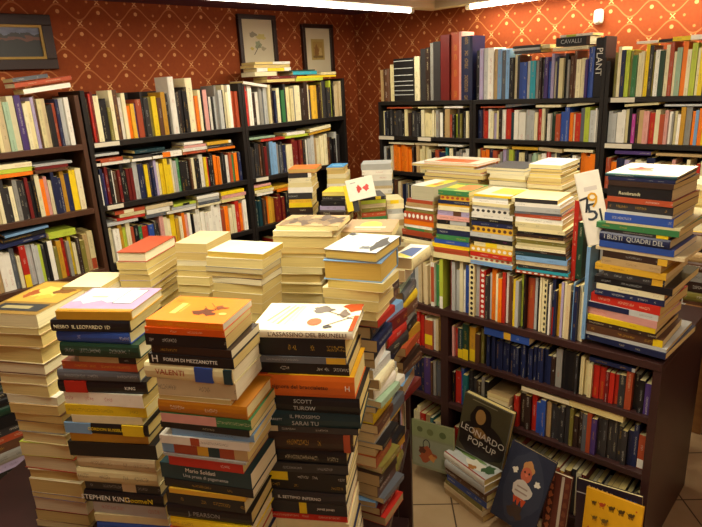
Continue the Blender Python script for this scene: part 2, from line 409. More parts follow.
def geom(mb, b, M, cover=True, pages=True):
    L, W, T = b['L'], b['W'], b['T']; tc = min(.0022 if b['hard'] else .0009, T*.2); ov = .003 if b['hard'] else .0006
    bul = min(.006, T*.14) if b['hard'] else 0
    if cover:
        O = [(W, 0), (0, 0)] + ([(-bul*.7, T*.2), (-bul, T*.5), (-bul*.7, T*.8)] if bul else [(0, T*.5)]) + [(0, T), (W, T)]
        I = [(W, tc), (tc, tc)] + ([(tc*.6, T*.3), (tc*.5, T*.5), (tc*.6, T*.7)] if bul else [(tc, T*.5)]) + [(tc, T-tc), (W, T-tc)]
        n = len(O); base = len(mb.v)
        for x in (0, L):
            for p in O: mb.v.append(tuple(M @ Vector((x, p[0], p[1]))))
            for p in I: mb.v.append(tuple(M @ Vector((x, p[0], p[1]))))
        o0, i0, o1, i1 = base, base+n, base+2*n, base+3*n; c, k = b['col'], b['ink']; su = b['seed']*40
        for i in range(n-1):
            sp = 1 <= i <= n-3
            uv = [(su, O[i][1]/T), (su+L, O[i][1]/T), (su+L, O[i+1][1]/T), (su, O[i+1][1]/T)] if sp else None
            mb.quad([o0+i, o1+i, o1+i+1, o0+i+1][::-1], 0, c, k, uv[::-1] if uv else None)
            mb.quad([i0+i, i0+i+1, i1+i+1, i1+i][::-1], 0, c)
            mb.quad([o0+i, o0+i+1, i0+i+1, i0+i][::-1], 0, c)
            mb.quad([o1+i, i1+i, i1+i+1, o1+i+1][::-1], 0, c)
        mb.quad([o0, i0, i1, o1][::-1], 0, c); mb.quad([o0+n-1, o1+n-1, i1+n-1, i0+n-1][::-1], 0, c)
        for f0, f1, bc in b['bands']:
            mb.box((L*f0, -bul-.0004, T*.03), (L*f1, .0006, T*.97), M, 0, C[bc] if isinstance(bc, str) else bc)
    if pages:
        mb.box((ov, tc*1.01, tc), (L-ov, W-ov, T-tc), M, 1, b['page'], uvm=1)
def row(rowname, p, d, n, z, spec, entries, hh=.22, dep=.14, jit=.0, group=None, setback=.012, xmax=None):
    """upright books; entries = [x in the picture detail, colour, flags...]; p+s d = shelf front edge, n = into the shelf"""
    x0, sc = spec; p = Vector((p.x, p.y, z)); i = 0; es = entries
    for a, b in zip(es[:-1], es[1:]):
        if a[1] is None: continue
        s0 = s_at_x(x0+a[0]/sc, p, d); s1 = s_at_x(x0+b[0]/sc, p, d)
        if (d is LD or (d is BD and z < RZ[0]-.01) or (d is iu and z < ITOP-.01)):
            q = clamp(d, s0, s1)
            if q is None: continue
            s0, s1 = q
        T = s1-s0-.0008
        if T < .003: continue
        i += 1
        opt = a[2] if len(a) > 2 and isinstance(a[2], dict) else {}
        cols = a[1] if isinstance(a[1], list) else [a[1]]
        if len(cols) == 1 and T > .030 and not opt and rnd.random() < .75:
            cols = [cols[0], rnd.choice([cols[0], cols[0], 'cream', 'dark brown', 'charcoal', 'charcoal', 'brick', 'grey', 'navy', 'black'])]
        k = len(cols)
        for q, cn in enumerate(cols):
            Tq = T/k; h = opt.get('h') or hh*rnd.uniform(.80, 1.03)
            W = min(dep, h*.68); sb = setback+rnd.uniform(0, .022)
            o = p+d*(s0+Tq*(q+1))+n*sb
            o.z = z+.0006
            M = frame(o, UP, n, -d)
            # tilt inside the book's own gap
            sz = 'tall' if h > hh*1.08 else ('short' if h < hh*.87 else ('thick' if Tq > .04 else ('thin' if Tq < .016 else 'medium')))
            ROWN[rowname] = ROWN.get(rowname, 0)+1
            lab = f"{cn} upright book, {ordn(ROWN[rowname])} from left, {rowname}"
            add_book(M, h, W, Tq-.0006, cn, lab, group or 'upright books '+rowname, ink=opt.get('ink'), pat=opt.get('pat', 0), bands=opt.get('bands', ()), hard=opt.get('hard'), texts=opt.get('texts', ()), force=opt.get('force', False))
ROWN = {}
def clamp(d, s0, s1):
    seg = {0: ((.144, 1.238), (1.296, 2.224), (2.274, 3.121)), 1: ((-2.901, -2.159), (-2.109, -1.342), (-1.292, -.074)), 2: ((IUL+.027, IDV-.022), (IDV+.022, IUR-.03))}[0 if d is LD else (1 if d is BD else 2)]
    mid = (s0+s1)/2
    for a, b in seg:
        if a <= mid <= b: return max(a, s0), min(b, s1)
    return None
def lying(rowname, p, d, n, items, what='lying flat', group=None):
    """books lying on top of an upright row: items = (px x0, px x1, z bottom, thickness, colour, opts)"""
    for k, it in enumerate(items):
        x0, x1, z, T, cn = it[:5]; opt = it[5] if len(it) > 5 else {}
        q = Vector((p.x, p.y, z)); s0 = s_at_x(x0, q, d); s1 = s_at_x(x1, q, d)
        if d is LD and z < EYE-.02 and clamp(d, s0, s1): s0, s1 = clamp(d, s0, s1)
        a = opt.get('rot', 0)
        dd = d*math.cos(R(a))+n*math.sin(R(a)); nn = -d*math.sin(R(a))+n*math.cos(R(a))
        o = q+d*s0+n*opt.get('in', .01); L = s1-s0
        if opt.get('pages'): M = frame(o+dd*L+nn*opt.get('w', .14), -dd, -nn, UP)
        else: M = frame(o, dd, nn, UP)
        if opt.get('tilt'): M = M @ Matrix.Rotation(R(opt['tilt']), 4, 'Y')
        LY[rowname] = LY.get(rowname, 0)+1
        lab = f"{cn} book {what} {rowname}"
        add_book(M, L, opt.get('w', .14), T-.0005, cn, lab, group or 'books lying '+rowname, bands=opt.get('bands', ()), ink=opt.get('ink'), hard=opt.get('hard'), pat=opt.get('pat', 0), texts=opt.get('texts', ()), art=opt.get('art'), force=opt.get('force', False))
LY = {}
def stack(stname, FL, h, yaw, xm, ytop, entries, base, W=.15, fill=(), pages=False, j=2.0, group=None, P=None, Lmax=None, side=False):
    """pile of lying books. FL = picture point of the top front-left corner, h = its depth below the eye, entries from the top:
    (picture y of the book's lower front edge at column xm, x left, x right, colour, opts)"""
    u = Vector((math.cos(R(yaw)), math.sin(R(yaw)), 0)); v = Vector((-u.y, u.x, 0))
    if P is None:
        d = ray(*FL); P = EY+d*(-h/d.z)
    zt = on_plane(xm, ytop, P, v).z
    n = 0; last = None
    ents = list(entries); k = 0
    while True:
        if k < len(ents):
            e = ents[k]; zb = on_plane(xm, e[0], P, v).z
            zq = Vector((P.x, P.y, (zt+zb)/2))
            ul = s_at_x(e[1], zq, u) if e[1] is not None else last[0]
            ur = s_at_x(e[2], zq, u) if e[2] is not None else ul+(last[1]-last[0] if last else Lmax)
            if Lmax and ur-ul > Lmax: ur = ul+Lmax
            cn = e[3]; opt = e[4] if len(e) > 4 else {}
        else:
            if not fill: break
            zb = zt-rnd.uniform(.02, .04); ul = last[0]+rnd.uniform(-.008, .008); ur = last[1]+rnd.uniform(-.008, .008); cn = fill[(k-len(ents)) % len(fill)]; opt = {}
        if zb-base < .012 and k >= len(ents)-0: zb = base
        if zb < base: zb = base
        T = zt-zb
        if T < .003: break
        last = (ul, ur); L = ur-ul; Wd = opt.get('w', W)*rnd.uniform(.96, 1.04)
        pg = opt.get('pages', pages)
        ang = opt['r'] if 'r' in opt else yaw+rnd.uniform(-j, j)
        uu = Vector((math.cos(R(ang)), math.sin(R(ang)), 0)); vv = Vector((-uu.y, uu.x, 0))
        mid = P+u*((ul+ur)/2)+v*(opt.get('in', 0)+rnd.uniform(0, .006)); o = mid-uu*(L/2)
        o = Vector((o.x, o.y, zb+.0002))
        if side: M = frame(o+uu*L, vv, -uu, UP); L2, W2 = Wd, L
        elif pg: M = frame(o+uu*L+vv*Wd, -uu, -vv, UP); L2, W2 = L, Wd
        else: M = frame(o, uu, vv, UP); L2, W2 = L, Wd
        n += 1
        sz = 'thick' if T > .038 else ('thin' if T < .018 else '')
        if n == 1: lab = f"{sz} {cn} book on top of the {stname}"
        else: lab = f"{sz if ' ' not in cn else ''} {cn} book, {ordn(n)} from top of the {stname}"
        if opt.get('label'): lab = opt['label']
        bk = add_book(M, L2, W2, T-.0005, cn, lab.strip(), group or 'books piled in the '+stname, ink=opt.get('ink'), pat=opt.get('pat', 0), bands=opt.get('bands', ()), page=opt.get('page'),
                 hard=opt.get('hard'), art=opt.get('art'), texts=opt.get('texts', ()), force=bool(opt.get('texts') or opt.get('art') or n == 1))
        bk['mode'] = 'pages' if pg else 'flat'
        zt = zb; k += 1
        if zb <= base+1e-4: break
PW = 'page_white'
exec_tables = True
# ---- rows of upright books (colours left to right)
V0 = Vector((0, 0, 0)); LP = Vector((LC, 0, 0)); LD = Vector((0, 1, 0)); LN = Vector((-1, 0, 0))
BP = Vector((0, YC, 0)); BD = Vector((1, 0, 0)); BN = Vector((0, 1, 0))
def E_(*a): return [tuple(x) if isinstance(x, (list, tuple)) else x for x in a]
def rr(s):
    """'x colour x colour ... x' -> entries; colour*k repeats; colour@h height in cm; colour~ink pattern"""
    tk = s.split(','); out = []
    for t in tk:
        t = t.strip(); x, _, c = t.partition(' ')
        c = c.strip(); o = {}
        if not c: out.append((float(x), None)); continue
        if '@' in c: c, h = c.split('@'); o['h'] = float(h)/100
        if '~' in c: c, i = c.split('~'); o['pat'] = 1; o['ink'] = i
        if '/' in c:
            c, bnd = c.split('/'); f0, f1, bc = bnd.split(':'); o['bands'] = ((float(f0), float(f1), bc),)
        if c == '-': out.append((float(x), None)); continue
        if '*' in c: c, k = c.split('*'); c = [c]*int(k)
        out.append((float(x), c, o))
    return out
N_L0 = "on the brown bookcase's top shelf"
N_L1 = "on the brown bookcase's middle shelf"
N_L2 = "on the brown bookcase's lower shelf"
N_A1 = 'top row of the black case beside the brown'
N_A2 = 'second row of the black case beside the brown'
N_A3 = 'third row of the black case beside the brown'
N_B1 = "top row of the left wall's corner case"
N_B2 = "second row of the left wall's corner case"
N_B3 = "third row of the left wall's corner case"
row(N_L0, LP, LD, LN, ZA, (0, 6.38), rr('-60 olive,-40 ivory,-22 sand,0 olive,18 ivory,45 sand,85 pale green,122 cream,165 purple,205 cream,232 ivory,262 lilac,282 brown,300 ivory,330 sand,355 black*2,390 brick,432 silver,465 white,494'), hh=.245)
row(N_L1, LP, LD, LN, ZB, (0, 5.85), rr('-45 charcoal*2,0 ivory,25 cream,48 charcoal*2,100 cream,126 grey,152 charcoal*2,195 dark red,215 black*2,253 cream,280 orange,305 pink,325 cream,345 navy*3,400 mustard,425 navy,455 yellow,490 cream,522'), hh=.205)
row(N_L2, LP, LD, LN, ZC-.01, (0, 5.377), rr('-30 tan,0 tan*2,40 white*2,105 slate,130 cream,150 red/0.0:0.3:yellow,185 silver*4,250 lime,285 black,300 white,325 olive,345 mustard,370 red,392 grey,410 yellow,445 dark brown,465 olive,490 tan,515 ivory/0.02:0.3:brick,543'), hh=.205)
row(N_A1, LP, LD, LN, ZA, (80, 7.02), rr('104 charcoal,118 red,133 dark red,150 cream,190 black,235 olive@17,262 cream,290 brown,320 white,346 cream,372 orange@17,400 gold@18,425 purple@18,436 brick@20,475 black,490 charcoal,525 olive@21,545 yellow,580 brown,610 mustard,640 black'
    ',658 grey,672 white@31,712 charcoal,725 dark brown,745 black*3,800 cream@30,846 orange@20,866 cream,902 pink,930 black@19,942 white@19,962 black@19,972 silver@19,992 grey,1006 silver,1030 charcoal,1041 cream,1075 white,1096 brick*2,1138'), hh=.25)
row(N_B1, LP, LD, LN, ZA, (240, 7.02), rr('34 cream,58 red*2,84 white,112 dark brown,142 white,180 slate,198 silver,224 ivory,252 dark brown,280 cream,300 dark teal,316 green,340 charcoal,355 ivory*2,398 grey,408 cream*2,452 dark brown*2,498 cream,522 gold,562 dark brown,590 olive,600 charcoal*2,655 lime,680 sand*3,738'), hh=.245)
row(N_A2, LP, LD, LN, ZB, (90, 7.02), rr('95 white,115 navy,135 purple,150 dark red,172 black,195 white,210 brown,235 dark red,255 black*2,300 dark red*2,345 silver,378 navy*2,425 yellow,450 navy*2,490 lilac,508 cream,528 yellow*3,605 cream,620 silver,645 green,666 black*3,732 brown,745 cream,765 black*2,802 white,832 yellow,850 red,862 black*2,898 orange*2,938 cream,952 black*2,982 white,1004 brick,1022 green,1044 orange,1068 navy,1086'), hh=.20)
row(N_B2, LP, LD, LN, ZB, (240, 7.02), rr('58 charcoal*6,168 brown,195 dark red,232 light blue*2,280 grey,300 slate,325 navy,346 cream,388 dark red*3,462 charcoal,480 white,502 silver*2,545 tan,562 cream*3,630 brown,655 black*2,690 silver,722'), hh=.215)
row(N_A3, LP, LD, LN, ZC, (90, 7.02), rr('130 pale green,165 cream,205 white,248 mustard,278 lime,300 cream,330 brick,352 black,385 green,412 red,450 blue,485 charcoal*2,528 pink,556 cream*2,608 yellow,640 gold,660 cream,680 orange,700 pink,720 white,740 black*2,762 white*8,952 brick,975 orange,1002 cream*2,1045 red,1072 orange,1098 white,1124'), hh=.20)
row(N_B3, LP, LD, LN, ZC, (180, 7.02), rr('512 tan,542 teal,556 dark teal*3,610 brown,638 orange,650 gold,672 mustard,692 dark red*3,760 black,800 white,830 charcoal,870 grey,910'), hh=.195)
N_R1 = "on top of the back wall's corner case"
N_R1b = "on top of the back wall's middle case"
N_R1c = "on top of the back wall's right case"
row(N_R1, BP, BD, BN, RZ[0], (370, 7.02), rr('58 tan@21.5,90 brown@22,128 ivory@24.5,162 black@28,302 cream@28.5,340 charcoal@33,378 dark brown@33.5,408 grey@36,437 charcoal@36.5,487 dark red@40,547 brick@41,612 pink@41,630 navy@38,708'), hh=.27)
for b_ in BOOKS:
    if abs(b_['L']-.28) < 1e-6 and b_['cn'] == 'black': b_['bands'] = tuple((q, q+.018, 'silver') for q in (.14, .24, .36, .46, .60, .76, .93)); b_['ink'] = (*b_['ink'][:3], 0)
row(N_R1b, BP, BD, BN, RZ[0], (460, 7.02), rr('102 black@29,125 lilac@30,152 silver@30,182 white@30,222 tan@29,245 light blue@29,275 slate@28,300 light blue@28,326 black*2,360 cream,394 blue*2,455 silver,478 turquoise,517 grey,555 charcoal,572 purple,598 blue,620 lilac,640 cream,660 navy,678 ivory,708 black,732 grey,748 brown*2,792 cream*2,856 purple,876 blue@26'), hh=.245)
row(N_R1b, BP, BD, BN, RZ[0], (530, 7.02), [(380, 'blue', {'h': .26}), (420, 'black', {'h': .305, 'hard': False, 'force': True, 'texts': (dict(s='PLANT', x=.60, y=.5, h=.034, c='white', v=1),)}), (478, 'charcoal', {'h': .31}), (494, None)], hh=.25)
row(N_R1c, BP, BD, BN, RZ[0], (602, 7.02), rr('60 olive,85 cream,108 navy,135 lime,165 olive,187 green,218 cream*2,270 yellow,322 olive,335 white,372 dark green,408 cream,436 brick,466 cream,484 pale green,522 orange,558 cream,588 lime,628 cream,654 yellow,688 grey,720 red,760 cream*2,820 navy,870 orange,920 white,980'), hh=.25)
N_R2 = "second row of the back wall's corner case"
N_R2b = "second row of the back wall's middle case"
N_R2c = "second row of the back wall's right case"
row(N_R2, BP, BD, BN, RZ[1], (360, 7.02), rr('128 ivory,178 black,220 charcoal*2,282 black,302 ivory,346 charcoal*2,402 black,422 cream,446 ivory*2,496 cream,525 grey,545 white,586 tan,620 brick,657 lime,690 olive,704 black,728 cream*2,786'), hh=.182)
row(N_R2b, BP, BD, BN, RZ[1], (460, 7.02), rr('106 navy,140 dark red,155 red,180 white,225 lilac,244 ivory,276 white,302 red,338 dark teal,368 white,398 white@16,446 silver*2,508 cream,530 red,560 cream,580 black,600 white,622 dark green,655 brick,690 blue*2,752 orange,776 cream,790 red,828 slate,856 lime,892 silver,930 white*2,972'), hh=.182)
row(N_R2c, BP, BD, BN, RZ[1], (602, 7.02), rr('22 silver*2,78 white*2,138 ivory,160 black,184 magenta,232 tan,268 pink,308 red,346 cream,380 brick,415 pink,440 white,464 grey,480 ivory,500 white,524 mustard,558 grey,600 orange,625 light blue,650 orange,680 yellow,712 green,760 cream*2,840 navy,900 red,960'), hh=.182)
N_R3 = "third row of the back wall's corner case"
N_R3b = "third row of the back wall's middle case"
N_R3c = "third row of the back wall's right case"
row(N_R3, BP, BD, BN, RZ[2], (360, 7.02), rr('140 white,165 silver,190 charcoal,220 orange*5,358 dark brown,388 tan,410 ivory*3,468 cream,518 brick,548 navy,590 teal,618 cream,666 grey,704 white*2,786'), hh=.185)
row(N_R3b, BP, BD, BN, RZ[2], (460, 7.02), rr('108 ivory,140 orange,188 navy,250 ivory,285 lilac,328 lime,360 slate,400 ivory,440 black,478 pale green,520 cream,555 white,586 red,640 cream,680 black,728 navy,768 white,820 orange*3,928 cream,970'), hh=.185)
row(N_R3c, BP, BD, BN, RZ[2], (602, 7.02), rr('8 brick,40 orange,78 navy,130 lilac,200 cream,240 white,280 navy*2,340 cream,380 dark red,460 pink,510 charcoal,560 cream,610 red,660 cream,710 blue,760 white*2,850 olive,900'), hh=.175)
row("fourth row of the back wall's corner case", BP, BD, BN, RZ[3], (370, 7.02), rr('75 white,100 silver,125 tan,145 charcoal,165 brown,185 cream,210 tan,235 slate,255 ivory,280 white*3,350 red,380 cream*4,480 navy*2,540 cream*3,620'), hh=.18)
row("fourth row of the left wall's corner case", LP, LD, LN, ZD, (180, 7.02), rr('512 cream*2,560 green,600 white*2,650 dark brown*2,700 red,740 tan*2,800 charcoal*2,880 cream*2,940'), hh=.2)
# the same shelves carry on to the right, out of the photograph
rf = random.Random(5)
for ki_, zf_ in enumerate(RZ[:6]):
    x_ = -.62 if ki_ < 3 else -1.28
    while x_ < -.11:
        t_ = rf.uniform(.014, .034); h_ = rf.uniform(.15, .19)
        add_book(frame(Vector((x_+t_, YC+.015, zf_+.0006)), UP, BN, -BD), h_, .13, t_-.001, rf.choice(['white', 'cream', 'red', 'navy', 'charcoal', 'orange', 'silver', 'brick', 'olive', 'tan', 'black']), 'upright book on the right back wall bookcase beyond the big stack', 'upright books at the right end of the back wall')
        x_ += t_
# walnut bookcase: row standing on its top, then its shelves
N_I1 = 'standing on top of the low walnut bookcase'
N_I2a = "on the walnut bookcase's upper shelf, narrow bay"
N_I2 = "on the walnut bookcase's upper shelf, wide bay"
N_I3a = "on the walnut bookcase's middle shelf, narrow bay"
N_I3 = "on the walnut bookcase's middle shelf, wide bay"
row(N_I1, IP, iu, iv, ITOP, (400, 7.02), rr('40 slate@21,62 slate@22,90 silver@21,120 sand*4,215 white/0.1:0.9:brick,240 green,275 lime/0.0:0.25:white,300 -,340 dark red@22,352 silver*2,400 cream,425 white,440 blue@21,480 ivory~black,518 silver@22.5,545 red~white,586 charcoal,610 silver,626 orange,660 cream,676 orange,702 red,725 white,746 brown*2,784 yellow,800 silver,824 lime,842 black*2,870 brick,918 silver,942 black,956 cream*2,984 ivory~black,1010 charcoal,1028 white,1042 navy/0.0:0.5:red,1064 navy,1082 gold,1108 lilac,1126 cream,1142 sand,1174 charcoal,1186 light blue,1198 navy,1226 cream*2,1262'), hh=.222, dep=.19, setback=.002)
row(N_I2a, IP, iu, iv, ISZ[0], (400, 7.02), rr('40 cream,75 cream,103 red*2,147 white,163 brick/0.15:0.5:yellow,218 white,234 sand,255 gold,280'), hh=.165)
row(N_I2, IP, iu, iv, ISZ[0], (400, 7.02), rr('322 charcoal/0.0:0.3:yellow,352 pink,368 red,388 dark teal/0.0:0.3:yellow,424 dark green/0.0:0.3:yellow,466 mustard/0.0:0.35:yellow,508 brown,540 olive,562'), hh=.165)
row(N_I2, IP, iu, iv, ISZ[0], (470, 5.27), rr('72 navy*9,225 navy*10,408 dark brown,432 grey@16,464 black@16,538 charcoal@16,552 -,560 ivory@15.5,580 ivory,624 red*2,690 dark red,712 red*2,764 charcoal,800 brick,836 black*2,898 purple,948'), hh=.148)
row(N_I3a, IP, iu, iv, ISZ[1], (400, 5.86), rr('60 navy*3,132 purple,168 brown,180 grey,195 slate,222'), hh=.18)
row(N_I3, IP, iu, iv, ISZ[1], (400, 5.86), rr('256 brown~tan,288 black,304 red,338 blue,358 teal,385 charcoal*2,430 dark brown,460 grey,480 black,505'), hh=.18)
row(N_I3, IP, iu, iv, ISZ[1], (500, 5.86), rr('68 red,95 dark brown*2,162 red,192 blue*2,250 tan,278 charcoal*4,388 olive,410 dark brown*2,464 slate,515 purple,545 charcoal*6,720 navy*2,778 brick/0.02:0.28:white,822 blue/0.02:0.3:white,868'), hh=.17)
N_I4 = "on the walnut bookcase's bottom shelf"
row(N_I4, IP, iu, iv, ISZ[2], (400, 5.86), rr('70 cream,108 red,140 tan,166 teal,198 cream,228 black,265'), hh=.22)
row(N_I4, IP, iu, iv, ISZ[2], (400, 5.86), rr('300 red,330 cream,360 brick,400 olive,430 navy,470 brown,520 charcoal,580 tan,640 brick,700 dark red,760 brown,820 black,870 brick~tan,905 dark red~gold,940 brown,975 charcoal,1030 dark red,1080 navy,1140 brown,1200 charcoal,1280 navy,1340 black,1372'), hh=.21)
# under the display table: books standing with their spines to the aisle
TP = TO+tu*.018; 
N_T1 = 'under the far corner side stack'
for k_, cn_ in enumerate(['black', 'lilac', 'pink', 'tan', 'sand', 'charcoal', 'cream']):
    add_book(frame(TP+tv*(.725+.0235*k_)+UP*(TZ+.0006), UP, -tu, -tv), (.2-.004*(k_ % 3)), .075, .022, cn_, cn_+' upright book, '+ordn(k_+1)+' from the near end, '+N_T1, 'upright books '+N_T1)

# ---- books lying across the rows
def lay(nm, p, d, n, z0, rows_):
    for q, tier in enumerate(rows_):
        lying(nm, p, d, n, [(a, b, z0+t, T, c, o) for a, b, t, T, c, o in tier])
o0 = {}; pg = {'pages': 1}
lay("across the brown bookcase's top row", LP, LD, LN, ZA+.255, [[(25, 73, 0, .022, 'white', {'tilt': -6}), (16, 74, .03, .02, 'brick', {'tilt': -6}), (14, 50, .055, .018, 'slate', {'tilt': -6})]])
lay("across the brown bookcase's middle row", LP, LD, LN, ZB+.212, [[(-14, 36, 0, .018, 'orange', o0), (-14, 36, .019, .02, 'lime', o0), (-14, 33, .04, .022, 'cream', o0), (34, 69, 0, .016, 'brown', o0), (33, 69, .017, .014, 'dark red', o0), (33, 73, .032, .012, 'silver', o0)]])
lay("across the brown bookcase's lower row", LP, LD, LN, ZC+.205, [[(50, 77, 0, .032, 'lime', o0), (0, 48, 0, .02, 'navy', {'tilt': -4}), (4, 47, .024, .018, 'black', {'tilt': -4}), (6, 50, .048, .012, 'light blue', {'tilt': -4})]])
lay('across the second row, case beside the brown', LP, LD, LN, ZB+.207, [
 [(95, 102, 0, .03, 'white', o0), (103, 131, .0, .015, 'white', o0), (95, 124, .016, .02, 'brick', o0), (94, 120, .05, .012, 'silver', o0),
  (112, 143, .0, .02, 'brick', {'in': .02}) if 0 else (133, 153, .0, .014, 'white', o0), (134, 166, .016, .014, 'charcoal', o0), (136, 166, .04, .018, 'dark teal', o0),
  (154, 183, 0, .030, 'white', {'bands': ((.33, .6, 'orange'),)}), (184, 207, 0, .014, 'brick', o0), (184, 208, .016, .018, 'white', o0), (185, 207, .035, .014, 'pink', o0), (185, 204, .052, .016, 'white', o0),
  (209, 236, 0, .014, 'orange', o0), (209, 234, .016, .016, 'charcoal', o0), (208, 232, .035, .018, 'gold', {'bands': ((.9, 1, 'white'),)})]])
lay("across the second row, left wall's corner case", LP, LD, LN, ZB+.222, [[(262, 286, 0, .016, 'red', o0), (286, 310, 0, .016, 'lime', o0), (288, 306, .017, .02, 'white', o0), (250, 276, .02, .012, 'pale green', o0), (309, 332, 0, .014, 'mustard', {'tilt': -5}), (311, 332, .02, .022, 'cream', {'tilt': -5})]])
lay('across the third row, case beside the brown', LP, LD, LN, ZC+.207, [[(108, 139, 0, .016, 'silver', o0), (118, 146, .018, .014, 'red', o0), (121, 146, .034, .018, 'ivory', o0), (116, 146, .053, .02, 'brick', {'bands': ((.3, .62, 'cream'),)}),
  (147, 167, 0, .018, 'slate', o0), (148, 171, .02, .026, 'white', o0), (147, 174, .048, .02, 'sand', o0), (168, 197, .0, .014, 'white', o0), (173, 197, .015, .016, 'silver', o0), (175, 197, .033, .014, 'lime', {'bands': ((.4, .7, 'black'),)}), (199, 222, 0, .012, 'cream', o0), (200, 221, .014, .016, 'slate', o0), (199, 220, .032, .016, 'silver', o0), (198, 220, .05, .018, 'white', o0),
  (223, 246, 0, .02, 'cream', pg), (223, 247, .022, .02, 'pink', o0), (222, 245, .044, .022, 'yellow', o0)]])
lay("across the third row, left wall's corner case", LP, LD, LN, ZC+.202, [[(258, 278, 0, .016, 'white', o0), (256, 275, .018, .02, 'cream', o0), (254, 273, .04, .014, 'yellow', o0), (255, 272, .056, .016, 'pink', o0), (274, 292, 0, .02, 'orange', o0), (275, 292, .022, .018, 'gold', o0)]])
# top of the corner bookcase
zt = ZA+.254
lay("on top of the left wall's corner case", LP, LD, LN, zt, [
 [(242, 266, .0, .016, 'white', {'tilt': 9, 'in': -.01}), (268, 296, 0, .02, 'brown', {'pages': 1}), (268, 297, .021, .016, 'dark red', o0), (297, 324, 0, .018, 'lime', o0), (298, 337, .019, .012, 'yellow', o0), (322, 337, .034, .018, 'ivory', o0),
  (256, 278, .04, .026, 'sand', pg), (258, 292, .067, .022, 'white', {'bands': ((.3, .8, 'yellow'),)}), (255, 291, .09, .018, 'cream', {'pages': 1}), (256, 278, .11, .016, 'tan', pg), (274, 291, .11, .016, 'white', o0), (294, 318, .04, .022, 'turquoise', o0), (290, 316, .063, .008, 'dark green', o0)]])
# back wall
lay('on top of the middle back wall bookcase', BP, BD, BN, RZ[0]+.253, [[(513, 540, 0, .016, 'charcoal', o0), (512, 539, .017, .012, 'silver', o0), (512, 540, .030, .014, 'black', o0), (541, 549, .02, .02, 'ivory', o0), (552, 587, .0, .018, 'cream', o0),
  (555, 589, .022, .045, 'black', {'bands': ((.9, 1, 'brown'),), 'texts': (dict(s='CAVALLI', x=.45, y=.5, h=.022, c='silver'),), 'force': True}), (559, 592, .068, .012, 'white', {'bands': ((.2, .5, 'lime'),)})]])
lay('on the right hand back wall bookcase', BP, BD, BN, RZ[0]+.258, [[(636, 657, 0, .012, 'white', o0), (658, 672, 0, .014, 'black', o0), (672, 690, 0, .02, 'yellow', o0), (690, 712, 0, .022, 'white', o0)]])
lay("across the second row, back wall's corner case", BP, BD, BN, RZ[1]+.189, [[(386, 411, 0, .01, 'brick', o0), (417, 436, 0, .01, 'ivory', o0), (443, 462, 0, .012, 'white', o0)]])
lay("across the second row, back wall's middle case", BP, BD, BN, RZ[1]+.189, [[(480, 504, 0, .008, 'brick', o0), (505, 535, 0, .018, 'slate', {'tilt': -5}), (535, 560, 0, .014, 'cream', o0), (566, 594, 0, .014, 'cream', {'tilt': -6})]])
lay("across the second row, back wall's right case", BP, BD, BN, RZ[1]+.189, [[(624, 658, 0, .012, 'ivory', {'tilt': -3}), (664, 704, 0, .01, 'silver', o0)]])
lay('across the third row, back wall bookcases', BP, BD, BN, RZ[2]+.192, [[(388, 413, 0, .012, 'cream', o0), (414, 436, 0, .014, 'sand', o0), (437, 462, 0, .012, 'white', o0), (483, 506, 0, .014, 'ivory', o0), (511, 537, 0, .016, 'gold', o0), (538, 561, 0, .02, 'sand', {'tilt': 4}), (563, 592, 0, .014, 'cream', o0), (614, 650, 0, .018, 'purple', o0), (655, 702, 0, .014, 'tan', o0)]])
# walnut bookcase
lay('on the upper shelf of the walnut bookcase', IP, iu, iv, ISZ[0]+.1535, [[(484, 529, 0, .032, 'blue', {'w': .13, 'in': .0, 'bands': ((.45, .6, 'gold'),)}), (588, 634, 0, .016, 'navy', {'w': .12, 'bands': ((.93, 1, 'silver'),)})]])
lay('on the upper shelf of the narrow bay', IP, iu, iv, ISZ[0]+.172, [[(406, 442, 0, .018, 'cream', {'w': .13, 'bands': ((.3, 1, 'pink'),)})]])
lay('on the middle shelf of the walnut bookcase', IP, iu, iv, ISZ[1]+.177, [[(520, 568, 0, .02, 'sand', {'w': .13, 'pages': 1}), (568, 622, 0, .026, 'cream', {'w': .13, 'pages': 1})]])
z = ISZ[1]+.002
lay('in the pile on the middle shelf of the walnut bookcase', IP, iu, iv, z, [[(487, 509, 0, .03, 'navy', {'w': .15}), (486, 509, .031, .02, 'charcoal', {'w': .15}), (487, 508, .052, .022, 'cream', {'pages': 1, 'w': .15}), (486, 507, .075, .022, 'ivory', {'pages': 1, 'w': .15}), (486, 508, .098, .02, 'tan', {'pages': 1, 'w': .15})]])

